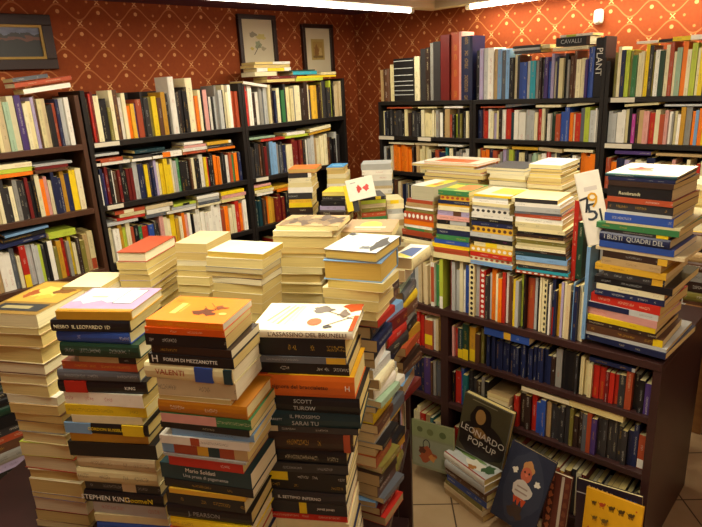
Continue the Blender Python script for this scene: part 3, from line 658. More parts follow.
# ---------------------------------------------------------------- stacks in the foreground
def T_(s, x, y, hgt, col, sq=1.0): return dict(s=s, x=x, y=y, h=hgt, c=col, sq=sq)
st1 = 'foreground stack topped with lilac and white'
stack(st1, (57, 306.5), .510, 34, 100, 311.5, [
 (320.5, 56, 130.5, 'mustard', {'bands': ((0, 1, 'mustard'),), 'hard': 1, 'art': 'lilac', 'page': hexc('ece4c0')}),
 (332, 52, 130, 'black', {'texts': (T_('NESBO  IL LEOPARDO 1D', .4, .45, .010, 'cream'),), 'page': PAGEC[0]}),
 (343.5, 56, 130, 'blue', {'hard': 1}), (357, 61, 140, 'dark green', {}), (363, 78, 136, 'black', {'bands': ((0, .7, 'tan'),)}),
 (371, 61, 137, 'brick', {}), (381.5, 58, 139, 'slate', {}), (393.5, 58.5, 146, 'black', {'bands': ((.08, .33, 'red'),), 'texts': (T_('KING', .82, .5, .009, 'white'),)}),
 (406, 63.5, 143, 'white', {}), (416, 65.5, 146, 'yellow', {}), (423.5, 72, 142, 'cream', {}),
 (434.5, 65, 148, 'black', {'bands': ((.0, .32, 'light blue'), (.7, .95, 'yellow')), 'texts': (T_('GORDON RUSSELL', .5, .5, .009, 'yellow'),)}),
 (443, 70, 147, 'mustard', {}), (457, 69, 156, 'black', {}), (469, 77, 156, 'sand', {'hard': 1}), (482.5, 78, 158, 'ivory', {'hard': 1}),
 (491, 84, 160, 'charcoal', {'bands': ((.5, .68, 'sand'),)}), (502, 85, 164, 'black', {'texts': (T_('STEPHEN KING', .28, .5, .016, 'white'), T_('DoomeN', .7, .5, .016, 'yellow'))}),
 (514, 92, 166, 'silver', {}), (521, 95, 168, 'ivory', {}), (534, 98, 170, 'blue', {}), (545, 98, 170, 'black', {})], TZ, W=.165, fill=('cream', 'red', 'black'), j=1.5, group='books in the foreground stack topped with lilac and white')
st2 = 'foreground stack topped with two orange books'
stack(st2, (143.6, 318), .486, 30, 184, 322.5, [
 (329.5, 144, 222.5, 'orange', {'ink': 'yellow', 'art': 'ants', 'page': hexc('e8e0c8'), 'r': 29}), (336, 144, 224, hexc('e05a14'), {'r': 30, 'label': 'red-orange book lying second in the stack, right under the orange cover'}), (348, 144.5, 225, 'black', {'r': 31}),
 (356, 150, 231, 'dark brown', {}), (366, 148, 233.5, 'black', {'texts': (T_('FORUM DI MEZZANOTTE', .5, .5, .0085, 'white'), T_('H', .08, .5, .018, 'white'))}),
 (381, 144, 233.5, 'ivory', {'hard': 1, 'bands': ((.58, .78, 'blue'), (.9, .99, 'dark teal')), 'texts': (T_('VALENTI', .3, .5, .014, 'brick'),)}),
 (397, 157, 235, 'sand', {'page': hexc('e8e0c0')}), (402, 158, 230, 'cream', {'pages': 1}), (414.5, 158, 247, hexc('c07818'), {'label': 'thick ochre book with rounded spine, eighth or ninth down the stack topped with orange books', 'hard': 1}), (424, 161, 251, 'green', {'bands': ((0, .62, 'pink'),)}),
 (430, 160, 250, 'black', {}), (437, 171, 253, 'light blue', {}), (445, 160, 249, 'white', {'bands': ((.35, .45, 'brick'),)}), (455.5, 161, 247, 'brick', {'bands': ((0, .14, 'light blue'), (.42, .55, 'gold'), (.55, .68, 'dark teal'), (.85, 1, 'tan'))}),
 (458, 163, 246, 'silver', {}), (467, 168, 243, 'red', {}), (482, 159, 251, 'dark teal', {'texts': (T_('Mario Soldati', .45, .68, .011, 'white'), T_('Una presa di pagamento', .5, .32, .009, 'silver'))}),
 (490, 163, 253, 'black', {}), (494.5, 169, 245, 'gold', {}), (505.5, 166, 245, 'black', {}), (518, 168, 251, 'black', {'texts': (T_('J. PEARSON', .45, .5, .012, 'grey'),)}), (528, 171, 251, 'yellow', {}), (540, 171, 251, 'brick', {})],
 TZ, W=.15, fill=('cream', 'navy', 'black'), j=1.5, group='books in the foreground stack topped with orange books')
st3 = 'foreground stack topped by the flower cover'
stack(st3, (252.8, 330), .572, 34, 303, 331.5, [
 (339.5, 249.5, 352.5, hexc('efe8d0'), {'hard': 1, 'art': 'brooch', 'r': 34, 'ink': 'brown', 'label': 'thick white hardback with grey flower and orange disc on top of a foreground stack', 'texts': (T_("L'ASSASSINO DEL BRUNELLI", .56, .5, .0115, 'brown'),)}),
 (357, 255.5, 345.5, 'black', {'ink': 'gold'}), (363.5, 256, 346.5, 'slate', {'bands': ((.78, .99, 'gold'),)}), (375, 255, 349, 'black', {}),
 (396, 257.5, 355, hexc('d8661c'), {'hard': 1, 'in': -.004, 'art': 'amber', 'label': 'thick orange hardback with yellow cover edge, fifth in the flower cover stack', 'texts': (T_('la signora del braccialetto', .42, .5, .011, 'dark brown'), T_('H', .93, .5, .014, 'white'))}),
 (411.5, 259, 360, 'black', {'texts': (T_('SCOTT', .45, .72, .011, 'silver'), T_('TUROW', .46, .28, .011, 'silver'))}), (427.5, 260, 360, 'dark teal', {'hard': 1, 'texts': (T_('IL PROSSIMO', .46, .7, .010, 'silver'), T_('SARAI TU', .46, .28, .012, 'silver'), T_('NICK BARKETT', .12, .5, .006, 'silver'))}),
 (433.5, 261.5, 358, 'charcoal', {'bands': ((.02, .17, 'sand'),)}), (451, 260, 353, 'dark brown', {'bands': ((.9, .97, 'brick'),), 'hard': 1}), (464, 260, 346.5, 'black', {'hard': 1}), (473, 258, 348, 'charcoal', {}), (482, 258, 346.5, 'black', {'bands': ((0, .34, 'yellow'),)}),
 (491.5, 259, 346, 'black', {}), (502.5, 263, 346, 'charcoal', {'texts': (T_('IL SETTIMO INFERNO', .45, .5, .009, 'white'),)}), (514, 264, 347, 'charcoal', {'bands': ((.43, .52, 'yellow'),), 'texts': (T_('JAMES JONES', .75, .5, .006, 'white'),)}),
 (521, 264, 347, 'red', {}), (530, 263, 349, 'ivory', {}), (541, 263, 349, 'black', {})], TZ, W=.175, fill=('navy', 'cream', 'black'), j=1.5, group='books in the foreground stack topped with the white brooch cover')
st0 = 'left edge stack under the golden cover'
stack(st0, (36-60, 321), .60, 31, 10, 314, [
 (327.5, -20, 37, 'ivory', {'art': 'gold', 'w': .27, 'page': hexc('efe4b4'), 'r': 31, 'label': 'thick paperback with golden painted cover on top of the stack at the left edge'}), (334, -18, 38, 'cream', {}), (347, -10, 41, 'tan', {}), (363, -8, 41, 'cream', {}), (374, -4, 44, 'brown', {}), (384, -2, 46, 'sand', {}),
 (395, 0, 48, 'cream', {}), (403, 6, 56, 'white', {'page': hexc('e4e0c0')}), (412, 10, 58, 'tan', {}), (420, 14, 62, 'brown', {}), (431, 16, 63, 'grey', {}), (441, 20, 66, 'ivory', {}), (454, 20, 70, 'lime', {}), (467, 22, 75, 'brick', {}), (476, 28, 78, 'cream', {}),
 (489, 30, 82, 'cream', {}), (494, 32, 84, 'blue', {}), (506, 34, 86, 'red', {}), (516, 36, 88, 'brown', {}), (530, 38, 88, 'tan', {})], TZ, W=.17, pages=True, Lmax=.215, fill=('cream', 'sand', 'tan'), group='cream books in the stack at the left edge')
# cream stacks behind them; planes parallel to the table front
def tp(v): return TO+tv*v
stR = 'pale stack with the plain red cover'
stack(stR, None, None, 33, 130, 252.5, [(262.5, 116.4, 145, 'brick', {'page': hexc('efe6c4'), 'r': 33}), (270, 116, 146, 'cream', {}), (275, 118, 147, 'sand', {}), (281, 118, 149, 'ivory', {}), (288, 120, 150, 'lilac', {}), (294, 120, 150, 'cream', {}), (300, 120, 150, 'navy', {})],
 TZ, W=.21, pages=True, P=tp(.50), fill=('cream', 'ivory', 'sand'), group='pale books in the stack topped with a plain red cover')
stack('pale stack behind the orange books', None, None, 28, 190, 244, [(253, 174, 206, 'sand', {'page': hexc('d8c07c')}), (261, 175, 207, 'cream', {}), (266, 176, 208, 'ivory', {}), (271, 176, 209, 'cream', {}), (277, 177, 209, 'sand', {}), (285, 177, 209, 'cream', {}), (293, 177, 209, 'ivory', {})],
 TZ, W=.16, pages=True, P=tp(.52), fill=('cream', 'ivory', 'tan'), group='pale books in the stack topped with a tan cover')
stack('pale stack behind the flower cover', None, None, 24, 235, 253, [(259, 206.5, 262.5, 'cream', {'page': hexc('d8b850')}), (268, 206, 262, 'cream', {}), (273, 205.5, 262, 'grey', {'page': hexc('cfc090')}), (278, 206, 262, 'sand', {}), (284.5, 211, 261, 'brown', {}), (293, 213, 262, 'ivory', {}), (302, 212, 262, 'cream', {}), (312, 212, 262, 'sand', {})],
 TZ, W=.125, pages=True, P=tp(.36), fill=('cream', 'tan', 'ivory'), group='pale books in the stack with a pale top cover')
stack('wide cream stack with mottled top cover', None, None, 31, 305, 226, [(231, 275, 338, 'tan', {'art': 'mottle', 'page': hexc('efe2a8')}), (236.5, 273, 332, 'cream', {}), (248, 273, 337, 'ivory', {}), (254, 274, 325, 'mustard', {}), (257.5, 274, 324, 'sand', {}), (268, 274, 326, 'cream', {}), (274.5, 275, 322, 'ivory', {}), (284, 274, 320, 'cream', {}), (294, 274, 322, 'ivory', {}), (304, 274, 322, 'cream', {})],
 TZ, W=.15, pages=True, P=tp(.60), fill=('sand', 'cream', 'ivory'), group='cream books in the stack with a dark patterned top cover')
stack('stack with the black and white cover', (324, 248), .425, 22, 348, 251.5, [(261.5, 322.5, 376, 'slate', {'w': .185, 'page': hexc('d8b85c'), 'art': 'bw', 'r': 19, 'hard': 1}), (281, 323.5, 381, 'light blue', {'w': .16, 'page': hexc('c8a448'), 'hard': 1, 'r': 24}), (290, 327, 383, 'cream', {'page': hexc('d8c068')}), (300, 322, 378, 'sand', {}), (310, 324, 378, 'ivory', {})],
 EYE-.6255, W=.125, pages=True, fill=('cream', 'sand', 'brown'), group='books in the stack topped with a black and white cover')
stack('stack with the yellow sun cover', None, None, 32, 365, 232, [(240, 341, 392, 'tan', {'art': 'sun', 'page': hexc('e0d090'), 'r': 32}), (252, 330, 361, 'sand', {}), (262, 330, 360, 'cream', {}), (272, 330, 360, 'ivory', {}), (282, 330, 360, 'tan', {})],
 TZ, W=.17, pages=True, P=tp(.66), fill=('cream', 'brown', 'sand'), group='books in the stack topped with the yellow sun cover')
# long stacks down the right side of the table, spines outwards
colr = ['dark brown', 'white', 'black', 'red', 'slate', 'brown', 'silver', 'mustard', 'charcoal', 'yellow', 'slate', 'cream', 'brick', 'navy', 'brown', 'light blue', 'white', 'olive', 'black', 'grey', 'dark red', 'pale green']
stack('cream stack behind the lilac-topped one', None, None, 33, 75, 287, [(292, 62, 100, 'cream', {}), (299, 62, 100, 'ivory', {}), (309, 62, 100, 'sand', {})],
 TZ, W=.15, pages=True, P=tp(.40), fill=('cream', 'sand'), group='cream books behind the lilac-topped stack')
def side_stack(nm, v0, v1, zt, wide, seed, grp, topart=None, topc=None, lean=0, base=None, out=0):
    base = base or TZ
    rs = random.Random(seed); hs = []; zz = zt
    while zz > base+.006:
        T = rs.uniform(.018, .042); T = min(T, zz-base)
        if zz-T-base < .012: T = zz-base
        hs.append((zz-T, T)); zz -= T
    for i, (zb, T) in enumerate(hs):
        cn = topc if (i == 0 and topc) else colr[(i*5+seed*3) % len(colr)]
        L = (v1-v0)*rs.uniform(.9, 1.0); ww = wide*rs.uniform(.78, .9); a = TY+R(rs.uniform(-20, -4))
        x = Vector((-math.sin(a), math.cos(a), 0)); y = -Vector((math.cos(a), math.sin(a), 0))
        off = .02+out*min(1, (zb-TZ)/.5)-rs.uniform(0, .03)+(.02 if i == 0 and out else 0)
        o = TO+tu*off+tv*(v0+rs.uniform(0, (v1-v0)-L)); o = Vector((o.x, o.y, zb+.0002))
        pgs = rs.random() < .08
        M = frame(o, x, y, UP)
        if pgs: M = frame(o+y*ww+x*L, -x, -y, UP)
        lab = f"{cn} book on top of the {nm}" if i == 0 else f"{cn} book, {ordn(i+1)} from top of the {nm}"
        add_book(M, L, ww, T-.0005, cn, lab, grp, art=topart if i == 0 else None, force=i == 0, page=hexc(rs.choice(['b89c6c', 'a88c60', 'c8b080'])))
side_stack('side stack right behind the flower cover', .345, .482, EYE-.626, .125, 1, 'books in the side stack behind the brooch book')
side_stack('middle side stack on the table edge', .49, .645, EYE-.56, .125, 4, 'books in the middle side stack')
side_stack("side stack at the table's far corner", .700, .870, EYE-.555, .085, 2, 'books in the side stack at the far corner', topart='bluewhite', topc='ivory', base=TZ+.2075, out=.035)

# ---------------------------------------------------------------- piles on the table behind (towards the corner)
mv = Vector((math.cos(R(45)), math.sin(R(45)), 0))
def mp(fwd): return Vector((cf.x, cf.y, 0)).normalized()*fwd
MZB = MZ
stack('middle table stack topped with red-orange', None, None, 38, 300, 169, [(173, 288, 316, 'orange', {'pages': 1, 'page': hexc('c8a860')}), (178, 288, 311, 'charcoal', {'bands': ((.85, 1, 'white'),)}), (183, 288, 311, 'cream', {}), (187.5, 288, 312, 'ivory', {}), (193, 288, 313, 'white', {}), (199.5, 288, 312, 'charcoal', {}), (203, 289, 311, 'gold', {}), (207.5, 289, 312, 'yellow', {}), (213, 289, 313, 'dark brown', {}), (218, 291, 313, 'charcoal', {}), (226, 290, 313, 'tan', {}), (236, 290, 313, 'brown', {})],
 MZB, W=.15, P=mp(2.75), fill=('tan', 'cream'), pages=False, group='books in the stack with a red-orange cover')
stack('middle table stack topped with bright blue', None, None, 36, 333, 167.5, [(170, 326, 343, 'blue', {'pages': 1, 'art': 'blueplain'}), (174, 327, 344, 'gold', {'pages': 1}), (178.5, 327, 346, 'ivory', {'pages': 1}), (184, 327, 346, 'cream', {'pages': 1}), (190, 327, 345, 'white', {}), (197, 328, 345, 'cream', {'pages': 1}), (206, 328, 346, 'cream', {'pages': 1})],
 MZB, W=.15, P=mp(2.95), fill=('cream', 'tan'), group='books in the stack with a blue cover')
stack('dark low pile below the blue-topped stack', None, None, 30, 333, 192, [(196, 322, 345, 'yellow', {'pages': 1, 'page': hexc('e0d070')}), (201, 322, 345, 'charcoal', {}), (206, 321, 345, 'black', {}), (210, 320, 345, 'lilac', {}), (217, 320, 346, 'dark brown', {}), (224, 319, 346, 'dark red', {}), (232, 319, 346, 'black', {})],
 MZB, W=.14, P=mp(2.62), fill=('tan', 'brown'), group='dark books in the low pile on the middle table')
stack('tall white stack on the middle table', None, None, 40, 375, 164, [(170, 361, 391, 'silver', {}), (175, 362, 392, 'white', {}), (181, 364, 392, 'white', {}), (186, 365, 392, 'silver', {}), (189, 366, 392, 'sand', {}), (194, 368, 392, 'white', {}), (200, 366, 391, 'ivory', {}), (210, 364, 391, 'tan', {}), (222, 364, 391, 'cream', {})],
 MZB, W=.15, P=mp(3.05), fill=('white', 'tan'), group='white books in the tall stack on the middle table')
stack('green and yellow middle table pile', None, None, 52, 372, 196.5, [(200, 360, 386, 'charcoal', {'bands': ((.6, .8, 'yellow'),)}), (204, 361, 386, 'lime', {}), (208, 361, 386, 'sand', {}), (212, 362, 385, 'olive', {}), (217, 362, 386, 'brick', {}), (225, 362, 387, 'green', {}), (236, 362, 387, 'cream', {})],
 MZB, W=.14, P=mp(2.6), fill=('tan', 'cream'), group='books in the green and yellow pile')
stack('pale pile beside the green-yellow pile', None, None, 50, 395, 200, [(204, 387, 404, 'ivory', {'bands': ((.2, .7, 'yellow'),)}), (209, 387, 404, 'cream', {}), (214, 387, 403, 'silver', {}), (220, 388, 404, 'white', {}), (226, 388, 404, 'tan', {}), (236, 388, 404, 'cream', {})],
 MZB, W=.14, P=mp(2.66), fill=('tan', 'cream'), group='books in the pale pile beside the green one')

# ---------------------------------------------------------------- stacks on the walnut bookcase
IB = ITOP+.2305
def ip(v): return iv*(1.997+v)
def istack(nm, v, yaw, xm, yt, ents, base=IB, W=.17, **k):
    k.setdefault('j', 1.6); lim = k.pop('lim', 5.4); e2 = []; prev = yt
    for e in ents:
        o_ = e[4] if len(e) > 4 else {}
        if e[0]-prev > lim and not o_.get('pat') and not o_.get('texts') and e is not ents[0]:
            m_ = prev+(e[0]-prev)*rnd.uniform(.35, .6)
            e2.append((m_, e[1]+rnd.uniform(-1, 2), e[2]+rnd.uniform(-2, .5), rnd.choice(['charcoal', 'cream', 'navy', 'silver', 'brick', 'white', 'ivory', 'dark brown', e[3]]), {kk: vv for kk, vv in o_.items() if kk == 'w'}))
        e2.append(e); prev = e[0]
    ents = e2; stack(nm, None, None, yaw, xm, yt, ents, base, W=W, P=ip(v)+iu*s_at_x(xm, ip(v)+UP*(EYE-.5), iu), **k)
istack('slanting magazine stack on the walnut bookcase', .0, 0, 420, 186, [(200, 411, 433, 'silver', {'pages': 1, 'art': 'mag', 'page': hexc('b8b294')}), (207.5, 406, 433, 'tan', {}), (213, 405, 433, 'olive', {}), (221, 404, 433, 'brick', {'pat': 1, 'ink': 'white'}), (226, 404, 433, 'orange', {}), (231.5, 404, 433, 'olive', {'bands': ((.1, .7, 'green'),)}), (237, 402, 433, 'brick', {}), (242.5, 401, 433, 'cream', {}), (249, 404, 433, 'sand', {})],
 fill=('ivory',), group='magazines and books in the slanting stack')
istack('walnut bookcase stack topped green and orange', -.005, 6, 455, 191, [(196, 438, 469, 'green', {'art': 'greenorange', 'ink': 'gold'}), (201, 440, 469, 'gold', {'pat': 1, 'ink': 'brick'}), (207, 438, 469, 'gold', {}), (211.5, 438, 469, 'cream', {}), (216.5, 437, 469, 'lilac', {'bands': ((.5, .75, 'brown'),)}), (221, 437, 469, 'pink', {}), (225.5, 437, 469, 'black', {'bands': ((.4, .9, 'silver'),)}), (230.5, 436, 469, 'cream', {}), (241, 436, 469, 'green', {'ink': 'yellow'}), (245.5, 434, 469, 'blue', {}), (249.5, 432, 469, 'yellow', {}), (255, 434, 469, 'brick', {})],
 fill=('ivory',), group='books in the stack with a green and orange cover')
istack('walnut bookcase stack topped with yellow print', -.01, 4, 491, 195, [(197.5, 474, 510, 'yellow', {'art': 'yellowgrey'}), (203.5, 472, 508, 'white', {}), (209, 472, 509, 'silver', {}), (214.5, 472, 509, 'white', {'pat': 1, 'ink': 'charcoal'}), (223, 470, 512, 'black', {}), (227.5, 471, 512, 'navy', {}), (234, 472, 512, 'gold', {'pat': 1, 'ink': 'brown'}), (243.5, 470, 512, 'black', {'ink': 'magenta'}), (248, 474, 512, 'ivory', {'bands': ((.3, .6, 'yellow'),)}), (254, 470, 512, 'gold', {'pat': 1, 'ink': 'white'}), (258.5, 470, 512, 'red', {}), (263, 470, 512, 'cream', {'pat': 1, 'ink': 'brick'}), (267, 470, 512, 'light blue', {}), (272, 470, 512, 'yellow', {}), (276, 470, 512, 'brick', {})],
 fill=('navy',), group='books in the stack with a yellow printed cover')
istack('mixed stack left of the leaning book', -.005, 8, 545, 200, [(204.5, 511, 557, 'ivory', {'bands': ((.08, 1, 'charcoal'),)}), (213.5, 515, 560, 'silver', {}), (216, 514, 561, 'slate', {}), (219.5, 514, 561, 'brick', {}), (224.5, 515, 562, 'white', {}), (229.5, 515, 562, 'ivory', {}), (236.5, 517, 566, 'black', {}), (242, 515, 564, 'ivory', {}), (246, 516, 566, 'olive', {}), (252, 515, 565, 'cream', {}), (258.5, 515, 566, 'dark teal', {}), (263.5, 516, 567, 'light blue', {}), (268, 516, 567, 'sand', {}), (274, 516, 568, 'turquoise', {}), (279, 515, 568, 'brick', {'pat': 1, 'ink': 'white'})],
 fill=('navy',), group='books in the tall mixed stack on the walnut bookcase')
istack('rear cream stack with the white cover', .23, 6, 548, 165, [(169, 528, 561, 'white', {'page': hexc('e0d4a0'), 'pages': 1, 'art': 'whitecover'}), (174.5, 529, 562, 'cream', {}), (178, 529, 560, 'silver', {}), (182, 528, 561, 'ivory', {}), (189, 527, 562, 'cream', {}), (197, 526, 561, 'ivory', {}), (204, 528, 561, 'sand', {})],
 base=ITOP, W=.21, pages=True, fill=('cream', 'sand', 'white', 'ivory'), group='cream books in the stack with a white cover')
istack('pile under the big flat orange cover', .25, 3, 455, 163, [(165.5, 424, 478, 'orange', {'w': .19, 'art': 'orangepanel', 'pages': 1, 'page': hexc('e8e0c8'), 'label': 'large flat book with white and orange cover lying at the back of the walnut bookcase'}), (168, 412, 474, 'white', {'w': .2}), (172, 420, 480, 'silver', {}), (178, 424, 482, 'sand', {}), (186, 424, 478, 'cream', {}), (196, 424, 478, 'grey', {})],
 base=ITOP, W=.18, pages=True, fill=('cream', 'sand', 'grey', 'ivory'), group='books under the big flat covers')
istack('grey pile left of the cream stack', .27, 3, 505, 168, [(171, 486, 524, 'charcoal', {}), (174.5, 486, 524, 'silver', {}), (181, 488, 526, 'cream', {}), (190, 488, 526, 'ivory', {}), (200, 488, 526, 'sand', {})],
 base=ITOP, W=.2, pages=True, fill=('cream', 'sand', 'tan'), group='books in the grey pile at the back of the walnut bookcase')
istack('big stack at the right', .0, 0, 640, 175.5, [
 (178.5, 605, 676, 'dark teal', {'art': 'bigwhite', 'hard': 1, 'w': .26, 'r': 2}), (182, 608, 675, 'navy', {'w': .24}), (187.5, 608, 674, 'dark brown', {'w': .24}), (199, 606.5, 672, 'black', {'w': .24, 'texts': (T_('Rembrandt', .36, .35, .011, 'cream'),)}),
 (204.5, 606.5, 673, 'brick', {'w': .24}), (213, 606.5, 673, 'charcoal', {'w': .24, 'ink': 'gold'}), (216, 606, 672, 'silver', {'w': .24}), (224.5, 604.5, 673, 'blue', {'w': .24}), (227, 606, 680, 'ivory', {'w': .33}), (233, 596, 679, 'green', {'w': .24}), (236.5, 604, 668, 'charcoal', {'bands': ((.82, 1, 'yellow'),)}),
 (246, 599, 670, 'navy', {'w': .24, 'texts': (T_('I BUSTI  QUADRI DEL', .5, .5, .016, 'silver'),)}), (252.5, 599, 674, 'blue', {'w': .24}), (256, 595, 684, 'sand', {'w': .3}), (263, 602, 667, 'dark brown', {'bands': ((.86, 1, 'gold'),)}), (270, 601, 661, 'tan', {'ink': 'brown'}), (276.5, 595, 666, 'gold', {}), (284, 604, 664, 'charcoal', {'bands': ((.8, .97, 'gold'),)}), (291, 594, 672, 'black', {'w': .3}), (303, 595, 664, 'navy', {'w': .24}),
 (312, 590, 660, 'red', {'w': .27}), (318, 588, 658, 'silver', {'bands': ((.0, .6, 'navy'),)}), (325.5, 587, 657, 'pink', {'ink': 'red'}), (331, 588, 655, 'yellow', {}), (336, 586, 656, 'dark brown', {}), (343.5, 587, 662, 'brown', {'bands': ((.88, 1, 'yellow'),), 'ink': 'gold'}), (347, 585, 666, 'silver', {'w': .3}), (353, 584.5, 666, 'navy', {'w': .3})],
 base=ITOP, W=.23, group='large books in the big stack', j=2.4, lim=10)
# behind it and on the side table
stack('pile behind the big right stack', None, None, 2, 694, 184, [(190, 684, 716, 'cream', {}), (197, 684, 716, 'sand', {}), (205, 684, 716, 'gold', {}), (213, 683, 715, 'silver', {}), (222, 684, 716, 'ivory', {}), (232, 684, 716, 'yellow', {})] + [(242+10*i, 683-i % 3, 716+i % 2, c, {'pages': 0, 'page': hexc('8c7048')}) for i, c in enumerate(['brown', 'dark brown', 'tan', 'brown', 'grey', 'dark brown', 'olive', 'brown', 'grey'])],
 EYE-.99, W=.22, P=Vector((0, 2.72, 0)), pages=True, fill=('brown', 'tan'), group='books in the pile behind the big stack')
stack('second pile on the side table', None, None, 2, 730, 200, [(210, 732, 760, 'cream', {}), (222, 732, 760, 'brick', {}), (236, 732, 758, 'white', {}), (250, 732, 760, 'navy', {})],
 EYE-.99, W=.22, P=Vector((0, 2.72, 0)), fill=('brown', 'tan', 'grey'), group='books in the second pile on the side table')
# leaning pile low at the left edge, in front of the brown bookcase
stack('dark floor pile at the left edge', None, None, 90, 18, 366, [(372, -14, 18, 'brown', {}), (379, -14, 20, 'charcoal', {}), (386, -12, 22, 'dark green', {}), (393, -12, 24, 'charcoal', {}), (402, -10, 26, 'black', {}), (411, -10, 26, 'dark green', {}), (423, -8, 27, 'black', {}), (431, -6, 28, 'charcoal', {}), (438, -10, 30, 'brick', {}), (447, -8, 30, 'brown', {}), (458, -8, 32, 'grey', {}), (466, -6, 33, 'lilac', {}), (473, -6, 34, 'black', {}), (488, -6, 40, 'sand', {}), (496, -4, 42, 'cream', {}), (505, -4, 42, 'brown', {}), (520, -4, 44, 'black', {}), (534, -2, 46, 'tan', {})],
 0.0, W=.15, P=Vector((-2.9, 0, 0)), fill=('brown', 'charcoal', 'cream', 'black'), group='books in the low pile at the left edge')

# ---------------------------------------------------------------- single standing and leaning books
def slab(quad, p, n, T, col, label, group=None, art=None, name='book', into=1, **k):
    """a book whose front cover is seen: quad = picture corners TL TR BL on the plane (p, n facing the viewer)"""
    a, b, c = (on_plane(x, y, p, n) for x, y in quad)
    ux = (b-a); uy = (a-c); w_ = ux.length; h_ = uy.length
    Y = uy.normalized(); X = (ux-Y*ux.dot(Y)).normalized(); Z = X.cross(Y)        # Z = out of the cover
    if Z.dot(n) < 0: Z = -Z
    # book frame: spine along Y at the left edge, depth along X, thickness along the outward normal
    M = frame(c-Z*T, Y, X, Y.cross(X))
    if (Y.cross(X)).dot(Z) < 0: M = frame(c, Y, X, Y.cross(X))
    hd = k.pop('hard', True); b = add_book(M, h_, w_, T, col, label, group or 'books shown face out', art=art, force=True, name=name, hard=hd, ink=k.pop('ink', None), **k)
    b['mode'] = 'slab'; return b
# leaning white picture book and its neighbours between the stacks on the walnut bookcase
ln = (-iv*math.cos(R(8))+UP*math.sin(R(8))).normalized()
fwdn = (-Vector((cf.x, cf.y, 0)).normalized()*.6 - iv*.4 + UP*.12).normalized()
slab(((575, 174.5), (597, 165), (589, 246)), ip(.0)+iu*(-.70)+UP*(ITOP+.2), fwdn, .022, 'white', 'tall white picture book with painted numbers leaning left of the big stack', art='digits')
def upright(x0, x1, y0, y1, v, T, col, label, W=.16, tilt=0):
    P = ip(v); a = on_plane((x0+x1)/2, y1, P, iv); b = on_plane((x0+x1)/2, y0, P, iv)
    s0 = on_plane(x0, y1, P, iv).dot(iu); s1 = on_plane(x1, y1, P, iv).dot(iu)
    h = b.z-a.z; zz = max(a.z, ITOP+.001)
    o = P+iu*s1+UP*zz
    M = frame(o, UP, iv, -iu)
    if tilt: M = M @ Matrix.Rotation(R(tilt), 4, 'Y')
    add_book(M, h, W, s1-s0, col, label, None, force=True)
upright(570, 574.5, 200, 281, .03, .012, 'red', 'thin red book standing upright right of the tall mixed stack')
upright(574.9, 580.5, 222, 279, .02, .02, 'dark green', 'dark green mottled book standing between the red book and the leaning white one')
upright(580.8, 584.3, 246, 339, -.002, .01, 'light blue', 'thin light blue book standing just left of the big stack', W=.08)
# white comic with red figures, yellow spined book beside it, on the middle table
P = mp(2.55); nn = (-Vector((cf.x, cf.y, 0)).normalized()+UP*.25).normalized()
slab(((345, 181), (371, 172.5), (350, 202)), P+UP*(EYE-.5), nn, .012, 'white', 'small white booklet with two red figures leaning among the dark and green piles', art='redfigs')
slab(((343, 186), (349, 185), (348, 212)), P+UP*(EYE-.5), nn, .05, 'yellow', 'yellow spined book leaning against the white booklet', hard=False)
slab(((351, 194), (357, 193), (354, 212)), P+UP*(EYE-.55), nn, .06, 'charcoal', 'dark narrow book leaning right of the yellow one', hard=False)
# items leaning on the walnut bookcase at floor level
def leanp(off, tilt):      # plane resting on the case front, its foot off metres in front
    n = (-iv*math.cos(R(tilt))+UP*math.sin(R(tilt))).normalized(); return iv*(1.997-off), n
p, n = leanp(.10, 10)
slab(((411.7, 418.5), (453, 437), (412.5, 463.6)), p, n, .012, hexc('8c9070'), 'pale green comic album leaning at the low left of the walnut bookcase', art='comic')
p, n = leanp(.07, 6)
slab(((465.5, 391.5), (514, 413), (455.5, 446)), p, n, .03, hexc('2a221c'), 'dark pop-up book with a portrait and thin white capitals leaning on the walnut bookcase', art='portrait',
     texts=())
p, n = leanp(.20, 15)
slab(((513, 439.5), (559, 453.5), (490, 512)), p, n, .014, hexc('2c3040'), 'dark blue picture book with a pink faced figure leaning on the walnut bookcase', art='figure')
p, n = leanp(.14, 12)
slab(((577, 478), (642, 502), (574, 545)), p, n, .02, hexc('2c1c24'), 'dark album with a white edge line leaning behind the yellow book', art='album')
slab(((549, 470), (572, 478), (541, 530)), p, n, .02, hexc('6a3428'), 'reddish brown patterned album leaning between the blue and the yellow books', art='brownpat')
p, n = leanp(.22, 14)
slab(((587, 487), (644, 508), (580, 545)), p, n, .012, hexc('d8a018'), 'yellow book with rows of small animals leaning on the walnut bookcase', art='animals')
# floor pile in front of the walnut bookcase
P = Vector((-1.20, 1.828, 0))
stack('small pile on the floor tiles', None, None, -12, 466, 468, [(474.5, 443, 484, 'white', {'art': 'greenwhite', 'w': .105}), (482, 445, 484, 'silver', {}), (489, 445, 486, 'brown', {}), (495, 446, 486, 'blue', {'art': 'anchor', 'w': .105}), (500, 444, 482, 'olive', {}), (505, 443, 482, 'sand', {})],
 .0, W=.10, P=P, fill=('tan', 'dark red'), group='books in the small floor pile')

